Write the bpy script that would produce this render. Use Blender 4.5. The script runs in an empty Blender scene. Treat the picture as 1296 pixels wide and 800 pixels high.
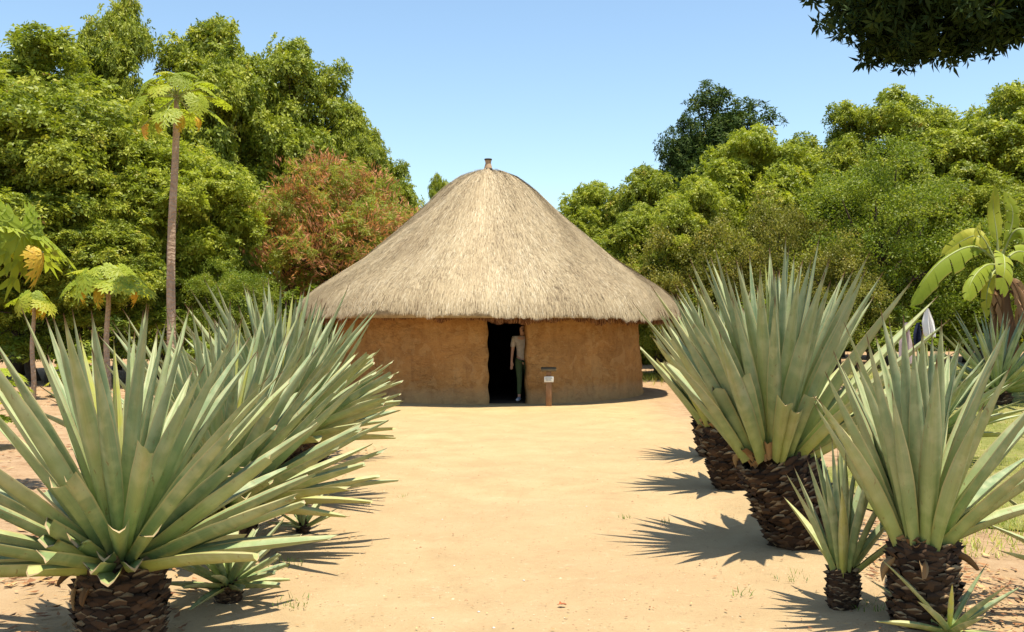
import bpy, math, random
import numpy as np
R = math.radians
C = bpy.context.scene.collection
F = 1260.0; CAMZ = 1.6; HZ = 412.0
rng = np.random.default_rng(7)
random.seed(7)

# ---------------------------------------------------------------- helpers
def nrm(v):
    v = np.asarray(v, float)
    return v / np.maximum(np.linalg.norm(v, axis=-1, keepdims=True), 1e-9)

def sst(x):
    x = np.clip(x, 0, 1); return x * x * (3 - 2 * x)

def gh(x, y):
    """ground height"""
    x = np.asarray(x, float); y = np.asarray(y, float)
    z = 0.55 * sst((x - 4.5) / 6) * sst((y - 9) / 14)
    z = z + 0.25 * sst((-x - 5) / 8) * sst((y - 14) / 14)
    z = z + 0.018 * np.sin(x * 1.3 + .5 * y) * np.sin(y * .9 + 1) + 0.010 * np.sin(x * 3.1 - y * 2.2)
    z = z + 0.006 * np.sin(x * 7.3 + 1.1 * y) * np.sin(y * 6.1)
    # raised crumbly soil strip along both plant rows
    z = z + 0.05 * np.exp(-((x - 2.4) / .55) ** 2) * sst((14 - y) / 3) + 0.04 * np.exp(-((x + 2.4) / .6) ** 2) * sst((14 - y) / 3)
    # level where the hut stands
    d = np.hypot(x + .57, y - 23.8)
    return z * sst((d - 3.2) / 2.0)

def X(px, d): return (px - 648.0) / F * d
def Z(py, d): return CAMZ + (HZ - py) / F * d

def mesh(name, V, faces, mat=None, lf=None, smooth=False, parent=None, loc=None):
    """V (n,3); faces: list of int arrays (k,3)/(k,4); lf: per-vertex vector attribute (across, along, random)"""
    V = np.asarray(V, np.float32)
    if not isinstance(faces, list): faces = [faces]
    faces = [np.asarray(f, np.int32) for f in faces if len(f)]
    me = bpy.data.meshes.new(name)
    nl = sum(f.size for f in faces); nf = sum(len(f) for f in faces)
    me.vertices.add(len(V)); me.vertices.foreach_set('co', V.ravel())
    me.loops.add(nl); me.polygons.add(nf)
    me.loops.foreach_set('vertex_index', np.concatenate([f.ravel() for f in faces]))
    tot = np.concatenate([np.full(len(f), f.shape[1], np.int32) for f in faces])
    st = np.concatenate([[0], np.cumsum(tot)[:-1]]).astype(np.int32)
    me.polygons.foreach_set('loop_start', st)
    me.polygons.foreach_set('loop_total', tot)
    if smooth: me.polygons.foreach_set('use_smooth', np.ones(nf, bool))
    if lf is not None:
        a = me.attributes.new('lf', 'FLOAT_VECTOR', 'POINT')
        a.data.foreach_set('vector', np.asarray(lf, np.float32).ravel())
    me.update(calc_edges=True)
    me.validate()
    if mat: me.materials.append(mat)
    o = bpy.data.objects.new(name, me); C.objects.link(o)
    if parent: o.parent = parent
    if loc is not None: o.location = loc
    return o

class MB:
    def __init__(s): s.V = []; s.F3 = []; s.F4 = []; s.A = []; s.n = 0
    def add(s, V, F, A=None):
        V = np.asarray(V, float).reshape(-1, 3)
        F = [np.asarray(f) for f in (F if isinstance(F, list) else [F])]
        for f in F:
            if len(f): (s.F4 if f.shape[1] == 4 else s.F3).append(f + s.n)
        s.V.append(V); s.A.append(np.zeros((len(V), 3)) if A is None else np.asarray(A, float)); s.n += len(V)
    def build(s, name, mat, parent=None, smooth=False, loc=None):
        fs = []
        if s.F4: fs.append(np.concatenate(s.F4))
        if s.F3: fs.append(np.concatenate(s.F3))
        return mesh(name, np.concatenate(s.V), fs, mat, np.concatenate(s.A), smooth, parent, loc)

def grid_faces(nu, nv, closed=False):
    """rows nv, columns nu; vertex index r*nu+c"""
    c = np.arange(nu if closed else nu - 1); r = np.arange(nv - 1)
    rr, cc = np.meshgrid(r, c, indexing='ij')
    a = rr * nu + cc; b = rr * nu + (cc + 1) % nu
    return np.stack([a, b, b + nu, a + nu], -1).reshape(-1, 4)

def tube(mb, P, rad, n=10, rnd=0.0, cap=True, wob=0.0):
    P = np.asarray(P, float); rad = np.broadcast_to(np.asarray(rad, float), (len(P),))
    T = np.gradient(P, axis=0); T = nrm(T)
    ref = np.array([0, 1, 0.]) if abs(T[0][1]) < .8 else np.array([1., 0, 0])
    S = nrm(np.cross(T, ref)); U = np.cross(T, S)
    a = np.linspace(0, 2 * math.pi, n, endpoint=False)
    rr = rad[:, None] * (1 + wob * rng.standard_normal((len(P), n)))
    V = P[:, None] + rr[..., None] * (np.cos(a)[None, :, None] * S[:, None] + np.sin(a)[None, :, None] * U[:, None])
    t = np.linspace(0, 1, len(P))
    A = np.zeros((len(P), n, 3)); A[..., 0] = a / 6.2832; A[..., 1] = t[:, None]; A[..., 2] = rnd
    V = V.reshape(-1, 3); A = A.reshape(-1, 3)
    Fs = [grid_faces(n, len(P), True)]
    if cap:
        V = np.vstack([V, P[0], P[-1]]); A = np.vstack([A, [0, 0, rnd], [0, 1, rnd]])
        k = len(P) * n; i = np.arange(n); j = (i + 1) % n
        Fs.append(np.stack([np.full(n, k), j, i], -1))
        m = (len(P) - 1) * n
        Fs.append(np.stack([np.full(n, k + 1), m + i, m + j], -1))
    mb.add(V, Fs, A)

def rev(mb, prof, n=24, cx=0, cy=0, cz=0, rnd=0):
    prof = np.asarray(prof, float); a = np.linspace(0, 2 * math.pi, n, endpoint=False)
    V = np.zeros((len(prof), n, 3))
    V[..., 0] = cx + prof[:, :1] * np.cos(a); V[..., 1] = cy + prof[:, :1] * np.sin(a); V[..., 2] = cz + prof[:, 1:2]
    A = np.zeros_like(V); A[..., 1] = np.linspace(0, 1, len(prof))[:, None]; A[..., 2] = rnd
    mb.add(V.reshape(-1, 3), grid_faces(n, len(prof), True), A.reshape(-1, 3))

def box(mb, c, s, rz=0, bev=0.0, rx=0):
    v = np.array([[x, y, z] for z in (-.5, .5) for y in (-.5, .5) for x in (-.5, .5)]) * np.array(s)
    if bev:
        # chamfer the vertical edges: octagonal prism
        w, d, h = np.array(s) / 2; b = bev
        o = [(-w + b, -d), (w - b, -d), (w, -d + b), (w, d - b), (w - b, d), (-w + b, d), (-w, d - b), (-w, -d + b)]
        rings = []
        for z, q in ((-h, .0), (-h + b, 1), (h - b, 1), (h, 0)):
            k = 1 - (b / max(w, d)) * (1 - q)
            rings += [(x * k, y * k, z) for x, y in o]
        v = np.array(rings + [(0, 0, -h), (0, 0, h)])
        i = np.arange(8); j = (i + 1) % 8
        Fs = [grid_faces(8, 4, True), np.stack([np.full(8, 32), j, i], -1), np.stack([np.full(8, 33), 24 + i, 24 + j], -1)]
    else:
        Fs = [np.array([[0, 2, 3, 1], [4, 5, 7, 6], [0, 1, 5, 4], [2, 6, 7, 3], [0, 4, 6, 2], [1, 3, 7, 5]])]
    cr, sr = math.cos(rx), math.sin(rx)
    v = v @ np.array([[1, 0, 0], [0, cr, -sr], [0, sr, cr]]).T
    cr, sr = math.cos(rz), math.sin(rz)
    v = v @ np.array([[cr, -sr, 0], [sr, cr, 0], [0, 0, 1]]).T
    mb.add(v + np.array(c), Fs)

def inst(T, TF, TA, pos, zdir, scale, roll, rnd):
    """instances of one template, baked into one vertex array"""
    n, m = len(pos), len(T)
    zd = nrm(zdir)
    ref = np.where(np.abs(zd[:, 2:3]) > .9, np.array([[1., 0, 0]]), np.array([[0, 0, 1.]]))
    x = nrm(np.cross(ref, zd)); y = np.cross(zd, x)
    c, s = np.cos(roll)[:, None], np.sin(roll)[:, None]
    x2 = x * c + y * s; y2 = -x * s + y * c
    M = np.stack([x2, y2, zd], -1)                       # columns
    V = np.einsum('nij,mj->nmi', M, T) * np.asarray(scale).reshape(-1, 1, 1) + pos[:, None]
    A = np.broadcast_to(TA, (n, m, 3)).copy(); A[..., 2] = (A[..., 2] * .25 + np.asarray(rnd)[:, None] * .75)
    Fx = (TF[None] + (np.arange(n) * m)[:, None, None]).reshape(-1, TF.shape[1])
    return V.reshape(-1, 3), Fx, A.reshape(-1, 3)

def tag(o, label, cat, group=None, kind=None):
    if label: o['label'] = label
    if cat: o['category'] = cat
    if group: o['group'] = group
    if kind: o['kind'] = kind
    return o
def empty(name, loc, label, cat, group=None):
    o = bpy.data.objects.new(name, None); C.objects.link(o); o.location = loc; o.empty_display_size = .2
    return tag(o, label, cat, group)
def kids(o): return [c for c in bpy.data.objects if c.parent == o]
def copy_tree(o, parent=None):
    c = o.copy(); C.objects.link(c); c.parent = parent
    for ch in kids(o): copy_tree(ch, c)
    return c

# ---------------------------------------------------------------- materials
class N:
    def __init__(s, name):
        s.m = bpy.data.materials.new(name); s.m.use_nodes = True; s.t = s.m.node_tree; s.t.nodes.clear()
        s.out = s.t.nodes.new('ShaderNodeOutputMaterial')
    def n(s, typ, **kw):
        nd = s.t.nodes.new('ShaderNode' + typ)
        for k, v in kw.items():
            if k.startswith('i_'):
                key = k[2:]
                key = int(key) if key.isdigit() else key.replace('_', ' ')
                nd.inputs[key].default_value = v
            else: setattr(nd, k, v)
        return nd
    def l(s, a, b, ia=0, ib=0): s.t.links.new(a.outputs[ia], b.inputs[ib])
    def noise(s, scale, detail=4, rough=.6, vec=None, sx=None, dist=0):
        nz = s.n('TexNoise'); nz.inputs['Scale'].default_value = scale; nz.inputs['Detail'].default_value = detail
        nz.inputs['Roughness'].default_value = rough; nz.inputs['Distortion'].default_value = dist
        src = vec or s.coord()
        if sx:
            mp = s.n('Mapping'); mp.inputs['Scale'].default_value = sx; s.t.links.new(src, mp.inputs[0]); src = mp.outputs[0]
        s.t.links.new(src, nz.inputs['Vector']); return nz.outputs[0]
    def coord(s):
        if not hasattr(s, '_c'): s._c = s.n('TexCoord')
        return s._c.outputs['Object']
    def ramp(s, src, stops):
        r = s.n('ValToRGB'); e = r.color_ramp.elements
        while len(e) < len(stops): e.new(.5)
        for el, (p, c) in zip(e, stops):
            el.position = p; el.color = (*c, 1) if len(c) == 3 else c
        s.t.links.new(src, r.inputs[0]); return r.outputs[0]
    def mix(s, f, a, b, mode='MIX'):
        m = s.n('Mix', data_type='RGBA', blend_type=mode)
        for i, v in ((0, f), (6, a), (7, b)):
            if isinstance(v, bpy.types.NodeSocket): s.t.links.new(v, m.inputs[i])
            else: m.inputs[i].default_value = (*v, 1) if isinstance(v, tuple) and len(v) == 3 else v
        return m.outputs[2]
    def math(s, op, a, b=0.0, c=None):
        m = s.n('Math', operation=op)
        for i, v in enumerate((a, b) if c is None else (a, b, c)):
            if isinstance(v, bpy.types.NodeSocket): s.t.links.new(v, m.inputs[i])
            else: m.inputs[i].default_value = v
        return m.outputs[0]
    def attr(s):
        a = s.n('Attribute'); a.attribute_name = 'lf'
        sp = s.n('SeparateXYZ'); s.t.links.new(a.outputs['Vector'], sp.inputs[0]); return sp.outputs
    def bump(s, h, strength=.3, dist=.02):
        b = s.n('Bump'); b.inputs['Strength'].default_value = strength; b.inputs['Distance'].default_value = dist
        s.t.links.new(h, b.inputs['Height']); return b.outputs[0]
    def bsdf(s, col, rough=.8, normal=None, spec=.3, trans=0, tcol=None):
        p = s.n('BsdfPrincipled'); p.inputs['Roughness'].default_value = rough
        p.inputs['Specular IOR Level'].default_value = spec
        if isinstance(col, bpy.types.NodeSocket): s.t.links.new(col, p.inputs['Base Color'])
        else: p.inputs['Base Color'].default_value = (*col, 1)
        if normal: s.t.links.new(normal, p.inputs['Normal'])
        last = p
        if trans:
            tr = s.n('BsdfTranslucent'); mx = s.n('MixShader'); mx.inputs[0].default_value = trans
            tc = tcol if tcol is not None else col
            if isinstance(tc, bpy.types.NodeSocket): s.t.links.new(tc, tr.inputs[0])
            else: tr.inputs[0].default_value = (*tc, 1)
            s.l(p, mx, 0, 1); s.l(tr, mx, 0, 2); last = mx
        s.l(last, s.out); return s.m

def leafmat(name, stops, trans=.3, rough=.5, spec=.3, boost=(1.25, 1.3, .7)):
    k = N(name); at = k.attr()
    col = k.ramp(at[2], stops)
    big = k.noise(.45, 2)
    col = k.mix(k.math('MULTIPLY', big, .35), col, k.mix(1.0, col, (1.35, 1.2, .7), 'MULTIPLY'))
    tc = k.mix(1.0, col, boost, 'MULTIPLY')
    return k.bsdf(col, rough, None, spec, trans, tc)

M = {}
M['neem'] = leafmat('neem_leaves', [(0, (.07, .11, .015)), (.4, (.20, .25, .026)), (.8, (.36, .39, .045)), (.97, (.38, .33, .07)), (1, (.38, .23, .08))], .34)
M['neemlight'] = leafmat('light_neem_leaves', [(0, (.12, .17, .022)), (.5, (.28, .33, .035)), (.85, (.42, .44, .055)), (1, (.42, .34, .08))], .42)
M['mango'] = leafmat('backlit_mango_leaves', [(0, (.012, .024, .006)), (.6, (.024, .044, .010)), (.95, (.05, .075, .015)), (1, (.09, .08, .03))], .08, .6, .1)  # overhang leaves: backlit shade put into the colour
M['mangoshade'] = M['mango']
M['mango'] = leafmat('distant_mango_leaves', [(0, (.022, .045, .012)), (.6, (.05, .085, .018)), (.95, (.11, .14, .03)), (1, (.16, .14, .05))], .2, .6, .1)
M['olive'] = leafmat('olive_shrub_leaves', [(0, (.09, .11, .018)), (.5, (.20, .21, .04)), (.85, (.33, .29, .07)), (1, (.38, .25, .09))], .4)
M['bush'] = leafmat('bush_leaves', [(0, (.06, .105, .013)), (.5, (.17, .23, .025)), (.88, (.31, .34, .05)), (1, (.34, .24, .08))], .4)
M['pod'] = leafmat('dry_pods', [(0, (.30, .11, .05)), (.5, (.46, .20, .10)), (.9, (.58, .30, .16)), (1, (.6, .40, .2))], .3, .6)
M['feather'] = leafmat('feathery_leaves', [(0, (.14, .18, .025)), (.6, (.26, .29, .04)), (1, (.42, .34, .07))], .42)
M['papaya'] = leafmat('papaya_leaves', [(0, (.17, .24, .022)), (.6, (.32, .38, .04)), (1, (.46, .44, .06))], .45)
M['papaya_yellow'] = leafmat('yellow_papaya_leaves', [(0, (.40, .30, .03)), (.6, (.58, .42, .05)), (1, (.60, .33, .07))], .4)
M['papaya_brown'] = leafmat('brown_papaya_leaves', [(0, (.28, .10, .04)), (1, (.42, .18, .08))], .2)
M['grass'] = leafmat('lawn_grass', [(0, (.14, .20, .03)), (.5, (.28, .33, .05)), (.8, (.42, .40, .10)), (1, (.45, .36, .17))], .3)
M['litter'] = leafmat('dry_litter', [(0, (.12, .05, .025)), (.4, (.26, .12, .055)), (.75, (.40, .24, .11)), (1, (.52, .38, .2))], .1, .8)
M['cut'] = leafmat('fresh_weeds', [(0, (.06, .12, .02)), (1, (.16, .24, .04))], .3)

def bark(name, c1, c2, sc=8, rings=False, rough=.9):
    k = N(name); nz = k.noise(sc, 6, .7, sx=(1, 1, .35)); big = k.noise(1.3, 3)
    col = k.ramp(nz, [(.3, c1), (.7, c2)])
    col = k.mix(k.math('MULTIPLY', big, .5), col, k.mix(1.0, col, (.6, .62, .55), 'MULTIPLY'))
    h = nz
    if rings:
        at = k.attr(); w = k.n('TexWave', wave_type='BANDS', bands_direction='Z'); w.inputs['Scale'].default_value = 3.2
        w.inputs['Distortion'].default_value = 9; w.inputs['Detail'].default_value = 3; w.inputs['Detail Scale'].default_value = 2.5
        k.t.links.new(k.coord(), w.inputs[0])
        col = k.mix(k.math('MULTIPLY', w.outputs['Fac'], .25), col, k.mix(1.0, col, (.45, .42, .4), 'MULTIPLY'))
        h = k.math('ADD', nz, k.math('MULTIPLY', w.outputs['Fac'], -.4))
    return k.bsdf(col, rough, k.bump(h, .7, .03), .15)
M['bark'] = bark('tree_bark', (.05, .038, .028), (.13, .10, .075))
M['papaya_bark'] = bark('papaya_trunk', (.30, .20, .135), (.52, .39, .28), 9, True)
M['wood'] = bark('weathered_post_wood', (.22, .11, .055), (.36, .20, .10), 14)
M['greywood'] = bark('grey_board_wood', (.12, .085, .045), (.22, .16, .09), 14)

# agave leaf
def agave_mat():
    k = N('agave_leaf'); at = k.attr(); u, v, r = at[0], at[1], at[2]
    base = k.ramp(r, [(0, (.155, .22, .12)), (.35, (.245, .31, .16)), (.7, (.33, .37, .16)), (.9, (.42, .41, .13)), (1, (.56, .57, .13))])
    # lengthwise fibres, stable along the leaf
    cmb = k.n('CombineXYZ')
    k.t.links.new(k.math('MULTIPLY', u, 3.0), cmb.inputs[0]); k.t.links.new(k.math('MULTIPLY', v, .7), cmb.inputs[1])
    k.t.links.new(k.math('MULTIPLY', r, 40), cmb.inputs[2])
    fib = k.noise(3.5, 5, .6, vec=cmb.outputs[0])
    col = k.mix(k.ramp(fib, [(.35, (0, 0, 0)), (.7, (.5, .5, .5))]), base, k.mix(1.0, base, (1.35, 1.3, 1.2), 'MULTIPLY'))
    # bud imprints: pale cross bands
    cm2 = k.n('CombineXYZ')
    k.t.links.new(k.math('MULTIPLY', u, .35), cm2.inputs[0]); k.t.links.new(k.math('MULTIPLY', v, 7.0), cm2.inputs[1]); k.t.links.new(k.math('MULTIPLY', r, 31), cm2.inputs[2])
    bnd = k.noise(1.6, 3, .5, vec=cm2.outputs[0])
    col = k.mix(k.ramp(bnd, [(.45, (0, 0, 0)), (.62, (.45, .45, .45))]), col, (.50, .51, .30))
    # waxy bloom patches and small scuffs
    pat = k.noise(5, 4, .7)
    col = k.mix(k.ramp(pat, [(.5, (0, 0, 0)), (.75, (.35, .35, .35))]), col, (.44, .49, .31))
    sc = k.noise(38, 3, .6, sx=(1, 1, .4))
    col = k.mix(k.ramp(sc, [(.64, (0, 0, 0)), (.74, (.75, .75, .75))]), col, (.22, .14, .06))
    dst = k.noise(2.2, 5, .75)
    col = k.mix(k.ramp(dst, [(.48, (0, 0, 0)), (.75, (.6, .6, .6))]), col, (.40, .36, .20))
    # yellow-brown margins
    e = k.math('ABSOLUTE', u)
    col = k.mix(k.ramp(e, [(.86, (0, 0, 0)), (.96, (.75, .75, .75))]), col, (.46, .40, .20))
    grn = k.mix(1.0, col, (.80, .92, .50), 'MULTIPLY')  # greener lower leaf: thinner wax, plus shade put into the colour
    col = k.mix(k.ramp(v, [(.05, (.85, .85, .85)), (.5, (0, 0, 0))]), col, grn)
    # pale base, brown spine at the very tip
    col = k.mix(k.ramp(v, [(0, (.4, .4, .4)), (.12, (0, 0, 0))]), col, (.26, .27, .09))
    k2 = k.math('MULTIPLY', v, .5)
    col = k.mix(k.ramp(k2, [(.462, (0, 0, 0)), (.484, (.85, .85, .85)), (.492, (1, 1, 1))]), col, (.12, .05, .025))
    col = k.mix(k.ramp(k2, [(.60, (0, 0, 0)), (.70, (1, 1, 1))]), col, (.42, .31, .17))      # cut faces
    return k.bsdf(col, .5, k.bump(fib, .12, .01), .22, .14, k.mix(1.0, col, (1.3, 1.3, .5), 'MULTIPLY'))
M['agave'] = agave_mat()
k = N('agave_leaf_bases'); at = k.attr(); nz = k.noise(30, 5, .7)
col = k.ramp(at[2], [(0, (.022, .013, .008)), (.5, (.045, .026, .015)), (1, (.09, .052, .028))])
col = k.mix(k.ramp(at[1], [(.74, (0, 0, 0)), (1, (1, 1, 1))]), col, k.ramp(nz, [(.3, (.24, .15, .075)), (.7, (.50, .36, .19))]))  # dark body holds gap shade; pale lip is cut straw plus painted sunlit rim
M['scale'] = k.bsdf(col, .85, k.bump(nz, .5, .01), .15)
M['deadagave'] = leafmat('dead_agave_leaf', [(0, (.12, .065, .03)), (.6, (.26, .17, .085)), (1, (.38, .28, .15))], .08, .9)
k = N('agave_core'); nz = k.noise(22, 5, .7)
M['core'] = k.bsdf(k.ramp(nz, [(.3, (.02, .011, .007)), (.7, (.07, .038, .02))]), .95, k.bump(nz, .8, .03), .1)

# ground
k = N('sand'); co = k.coord()
big = k.noise(.22, 5, .6); mid = k.noise(1.7, 6, .65); fine = k.noise(26, 6, .75); grit = k.noise(150, 3, .7)
sep = k.n('SeparateXYZ'); k.t.links.new(co, sep.inputs[0])
col = k.ramp(mid, [(.28, (.45, .315, .165)), (.5, (.54, .385, .205)), (.72, (.60, .445, .25))])
col = k.mix(k.ramp(big, [(.38, (0, 0, 0)), (.62, (.65, .65, .65))]), col, (.53, .345, .19))
col = k.mix(k.math('MULTIPLY', fine, .42), col, k.mix(1.0, col, (.80, .76, .70), 'MULTIPLY'))
# yellower sand near the hut
yf = k.math('MULTIPLY', k.math('ADD', sep.outputs[1], -9.0), .1)
yf.node.use_clamp = True
col = k.mix(k.math('MULTIPLY', yf, .6), col, k.mix(1.0, col, (1.04, 1.02, .84), 'MULTIPLY'))
# redder earth either side of the path, wandering edge
ax = k.math('ABSOLUTE', k.math('ADD', sep.outputs[0], .1))
edge = k.math('ADD', ax, k.math('MULTIPLY', k.math('ADD', k.noise(.8, 5, .7), -.5), 2.2))
side = k.ramp(k.math('MULTIPLY', edge, .1), [(.22, (0, 0, 0)), (.36, (1, 1, 1))])
ns = k.noise(3.5, 7, .75)
earth = k.ramp(ns, [(.3, (.24, .125, .065)), (.5, (.42, .26, .15)), (.72, (.52, .36, .22))])
col = k.mix(k.math('MULTIPLY', side, .8), col, earth)
# small dark specks of grit
col = k.mix(k.ramp(grit, [(.70, (0, 0, 0)), (.76, (.6, .6, .6))]), col, (.20, .12, .07))
stn = k.noise(9, 6, .8)
col = k.mix(k.ramp(stn, [(.56, (0, 0, 0)), (.70, (.55, .55, .55))]), col, (.42, .24, .13))
pal = k.noise(5, 5, .8)
col = k.mix(k.ramp(pal, [(.58, (0, 0, 0)), (.72, (.5, .5, .5))]), col, (.66, .50, .31))
dv = k.n('TexVoronoi', feature='SMOOTH_F1'); dv.inputs['Scale'].default_value = 2.6; dv.inputs['Smoothness'].default_value = .3; dv.inputs['Randomness'].default_value = 1
k.t.links.new(co, dv.inputs['Vector'])
dent = k.ramp(dv.outputs['Distance'], [(.08, (0, 0, 0)), (.26, (1, 1, 1))])
mid2 = k.math('ADD', mid, k.math('MULTIPLY', dent, k.math('MULTIPLY', big, .8)))
h = k.math('ADD', k.math('MULTIPLY', mid2, 1.0), k.math('ADD', k.math('MULTIPLY', fine, .6), k.math('MULTIPLY', grit, .16)))
M['sand'] = k.bsdf(k.mix(1.0, col, (0.80, 0.835, 0.87), 'MULTIPLY'), .95, k.bump(h, .8, .04), .1)
k = N('lawn_soil'); n1 = k.noise(1.3, 6, .7); n2 = k.noise(14, 6, .75)
col = k.ramp(n1, [(.3, (.17, .19, .045)), (.5, (.29, .29, .085)), (.66, (.44, .35, .17))])
col = k.mix(k.ramp(n2, [(.4, (0, 0, 0)), (.7, (.6, .6, .6))]), col, (.13, .14, .035))
M['lawn'] = k.bsdf(k.mix(1.0, col, (0.85, 0.85, 0.85), 'MULTIPLY'), .95, k.bump(n2, .9, .05), .1)

# hut
k = N('mud_wall'); n1 = k.noise(1.1, 5, .65); n2 = k.noise(6, 9, .78, sx=(1, 1, 1.35), dist=.35); n3 = k.noise(45, 5, .75)
sep = k.n('SeparateXYZ'); k.t.links.new(k.coord(), sep.inputs[0])
col = k.ramp(n1, [(.3, (.42, .205, .065)), (.5, (.52, .265, .088)), (.7, (.61, .34, .12))])
col = k.mix(k.ramp(n2, [(.36, (.6, .6, .6)), (.5, (0, 0, 0))]), col, (.30, .13, .045))
col = k.mix(k.math('MULTIPLY', n3, .35), col, (.30, .16, .075))
# splash-back dirt at the foot of the wall, wandering
ft = k.math('ADD', sep.outputs[2], k.math('MULTIPLY', n1, -.5))
col = k.mix(k.ramp(ft, [(-.0, (.5, .5, .5)), (.12, (0, 0, 0))]), col, (.50, .32, .16))
st = k.noise(3.0, 4, .6, sx=(2.5, 2.5, .25))
col = k.mix(k.ramp(st, [(.55, (0, 0, 0)), (.72, (.45, .45, .45))]), col, (.27, .13, .055))
# short straw scratches
vo = k.n('TexVoronoi', feature='DISTANCE_TO_EDGE'); vo.inputs['Scale'].default_value = 5
mp = k.n('Mapping'); mp.inputs['Scale'].default_value = (.8, .8, 2.4); k.t.links.new(k.coord(), mp.inputs[0])
nd = k.n('TexNoise'); nd.inputs['Scale'].default_value = 3; nd.inputs['Detail'].default_value = 5
k.t.links.new(mp.outputs[0], nd.inputs['Vector'])
av = k.n('VectorMath', operation='ADD'); k.t.links.new(mp.outputs[0], av.inputs[0]); k.t.links.new(nd.outputs[1], av.inputs[1])
k.t.links.new(av.outputs[0], vo.inputs['Vector'])
crk = k.ramp(vo.outputs['Distance'], [(0, (1, 1, 1)), (.025, (0, 0, 0))])
gate = k.ramp(k.noise(1.7, 3), [(.45, (0, 0, 0)), (.6, (.5, .5, .5))])
col = k.mix(k.math('MULTIPLY', crk, gate), col, (.13, .055, .022))
h = k.math('ADD', k.math('ADD', k.math('MULTIPLY', n2, 1.0), k.math('MULTIPLY', n3, .3)), k.math('MULTIPLY', k.math('MULTIPLY', crk, gate), -.5))
h = k.math('ADD', h, k.math('MULTIPLY', k.noise(16, 6, .75), .6))
pt = k.noise(2.6, 3, .5, dist=1.2)
col = k.mix(k.ramp(pt, [(.55, (0, 0, 0)), (.58, (.35, .35, .35))]), col, (.60, .36, .15))
fl = k.noise(55, 2, .5, sx=(.5, .5, 1.6))
col = k.mix(k.ramp(fl, [(.66, (0, 0, 0)), (.72, (.6, .6, .6))]), col, (.66, .46, .22))
M['mud'] = k.bsdf(k.mix(1.0, col, (0.92, 0.92, 0.90), 'MULTIPLY'), .95, k.bump(h, .9, .05), .08)
k = N('shade_dark_interior'); M['insideshade'] = k.bsdf(k.ramp(k.noise(4), [(.3, (.012, .008, .006)), (.7, (.03, .02, .014))]), .95)  # near-black colour stands in for the unlit room's shade
k = N('thatch_straw'); at = k.attr()
col = k.ramp(at[2], [(0, (.20, .14, .08)), (.12, (.38, .29, .17)), (.5, (.57, .45, .27)), (.85, (.68, .56, .36)), (1, (.78, .68, .48))])
wx = k.noise(.9, 4, .6)
col = k.mix(k.ramp(wx, [(.42, (0, 0, 0)), (.68, (.4, .4, .4))]), col, k.mix(1.0, col, (.84, .81, .82), 'MULTIPLY'))
M['straw'] = k.bsdf(k.mix(1.0, col, (0.76, 0.76, 0.78), 'MULTIPLY'), .75, None, .2, .12)
k = N('thatch_under'); at = k.attr()
col = k.ramp(at[2], [(0, (.07, .028, .014)), (.6, (.20, .085, .035)), (1, (.40, .21, .09))])
M['under'] = k.bsdf(col, .9, None, .1, .12)
k = N('thatch_base'); M['thatchbase'] = k.bsdf(k.ramp(k.noise(12, 5), [(.3, (.20, .15, .085)), (.7, (.35, .27, .16))]), .95, None, .1)

def plain(name, c, rough=.7, var=.25, spec=.3, sc=12):
    k = N(name); nz = k.noise(sc, 4); c2 = tuple(x * (1 - var) for x in c)
    return k.bsdf(k.ramp(nz, [(.35, c2), (.65, c)]), rough, k.bump(nz, .2, .01), spec)
M['pot'] = plain('fired_clay', (.42, .29, .18), .8); M['potdark'] = plain('sooty_clay_rim', (.05, .04, .035), .8)
M['skin'] = plain('skin', (.52, .29, .19), .6, .1); M['hair'] = plain('hair', (.025, .017, .012), .6)
M['shirt'] = plain('beige_shirt', (.50, .42, .33), .9, .2); M['pants'] = plain('green_trousers', (.07, .10, .04), .9, .2)
M['shoe'] = plain('grey_shoe', (.42, .44, .50), .7); M['eye'] = plain('eye', (.03, .02, .02), .3)
M['sole'] = plain('shoe_sole', (.6, .6, .6), .8)
M['plate'] = plain('white_plate', (.72, .70, .62), .5, .05); M['ink'] = plain('faded_ink', (.25, .22, .16), .8)
M['whitecloth'] = plain('white_cotton', (.80, .76, .74), .9, .06); M['pinkcloth'] = plain('pinkish_grey_cotton', (.48, .36, .36), .9, .12)
M['gapcloth'] = plain('dark_gap_cloth', (.02, .025, .06), .9, .3)
M['pebble'] = plain('pale_pebble', (.62, .58, .52), .8); M['deadleaf'] = plain('rust_leaf', (.38, .11, .035), .7, .4, sc=40)
M['fruit'] = plain('green_papaya_fruit', (.14, .22, .04), .45); M['stalk'] = plain('pale_green_stalk', (.30, .34, .12), .5, .15)
k = N('banana_leaf'); at = k.attr(); nz = k.noise(4, 3)
col = k.ramp(at[2], [(0, (.18, .27, .028)), (.6, (.33, .39, .045)), (1, (.52, .49, .07))])
cm = k.n('CombineXYZ'); k.t.links.new(k.math('MULTIPLY', at[1], 60), cm.inputs[1]); k.t.links.new(k.math('MULTIPLY', at[2], 9), cm.inputs[2]); k.t.links.new(at[0], cm.inputs[0])
rib = k.noise(2.0, 3, vec=cm.outputs[0])
col = k.mix(k.math('MULTIPLY', rib, .5), col, k.mix(1.0, col, (.6, .68, .5), 'MULTIPLY'))
e = k.math('ABSOLUTE', at[0]); col = k.mix(k.ramp(e, [(.93, (0, 0, 0)), (1, (.8, .8, .8))]), col, (.36, .26, .08))
M['banana'] = k.bsdf(col, .55, None, .2, .4, k.mix(1.0, col, (1.3, 1.25, .5), 'MULTIPLY'))
M['bananadry'] = leafmat('dry_banana_leaf', [(0, (.16, .085, .045)), (.5, (.36, .21, .12)), (1, (.52, .36, .24))], .2, .8)

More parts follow.
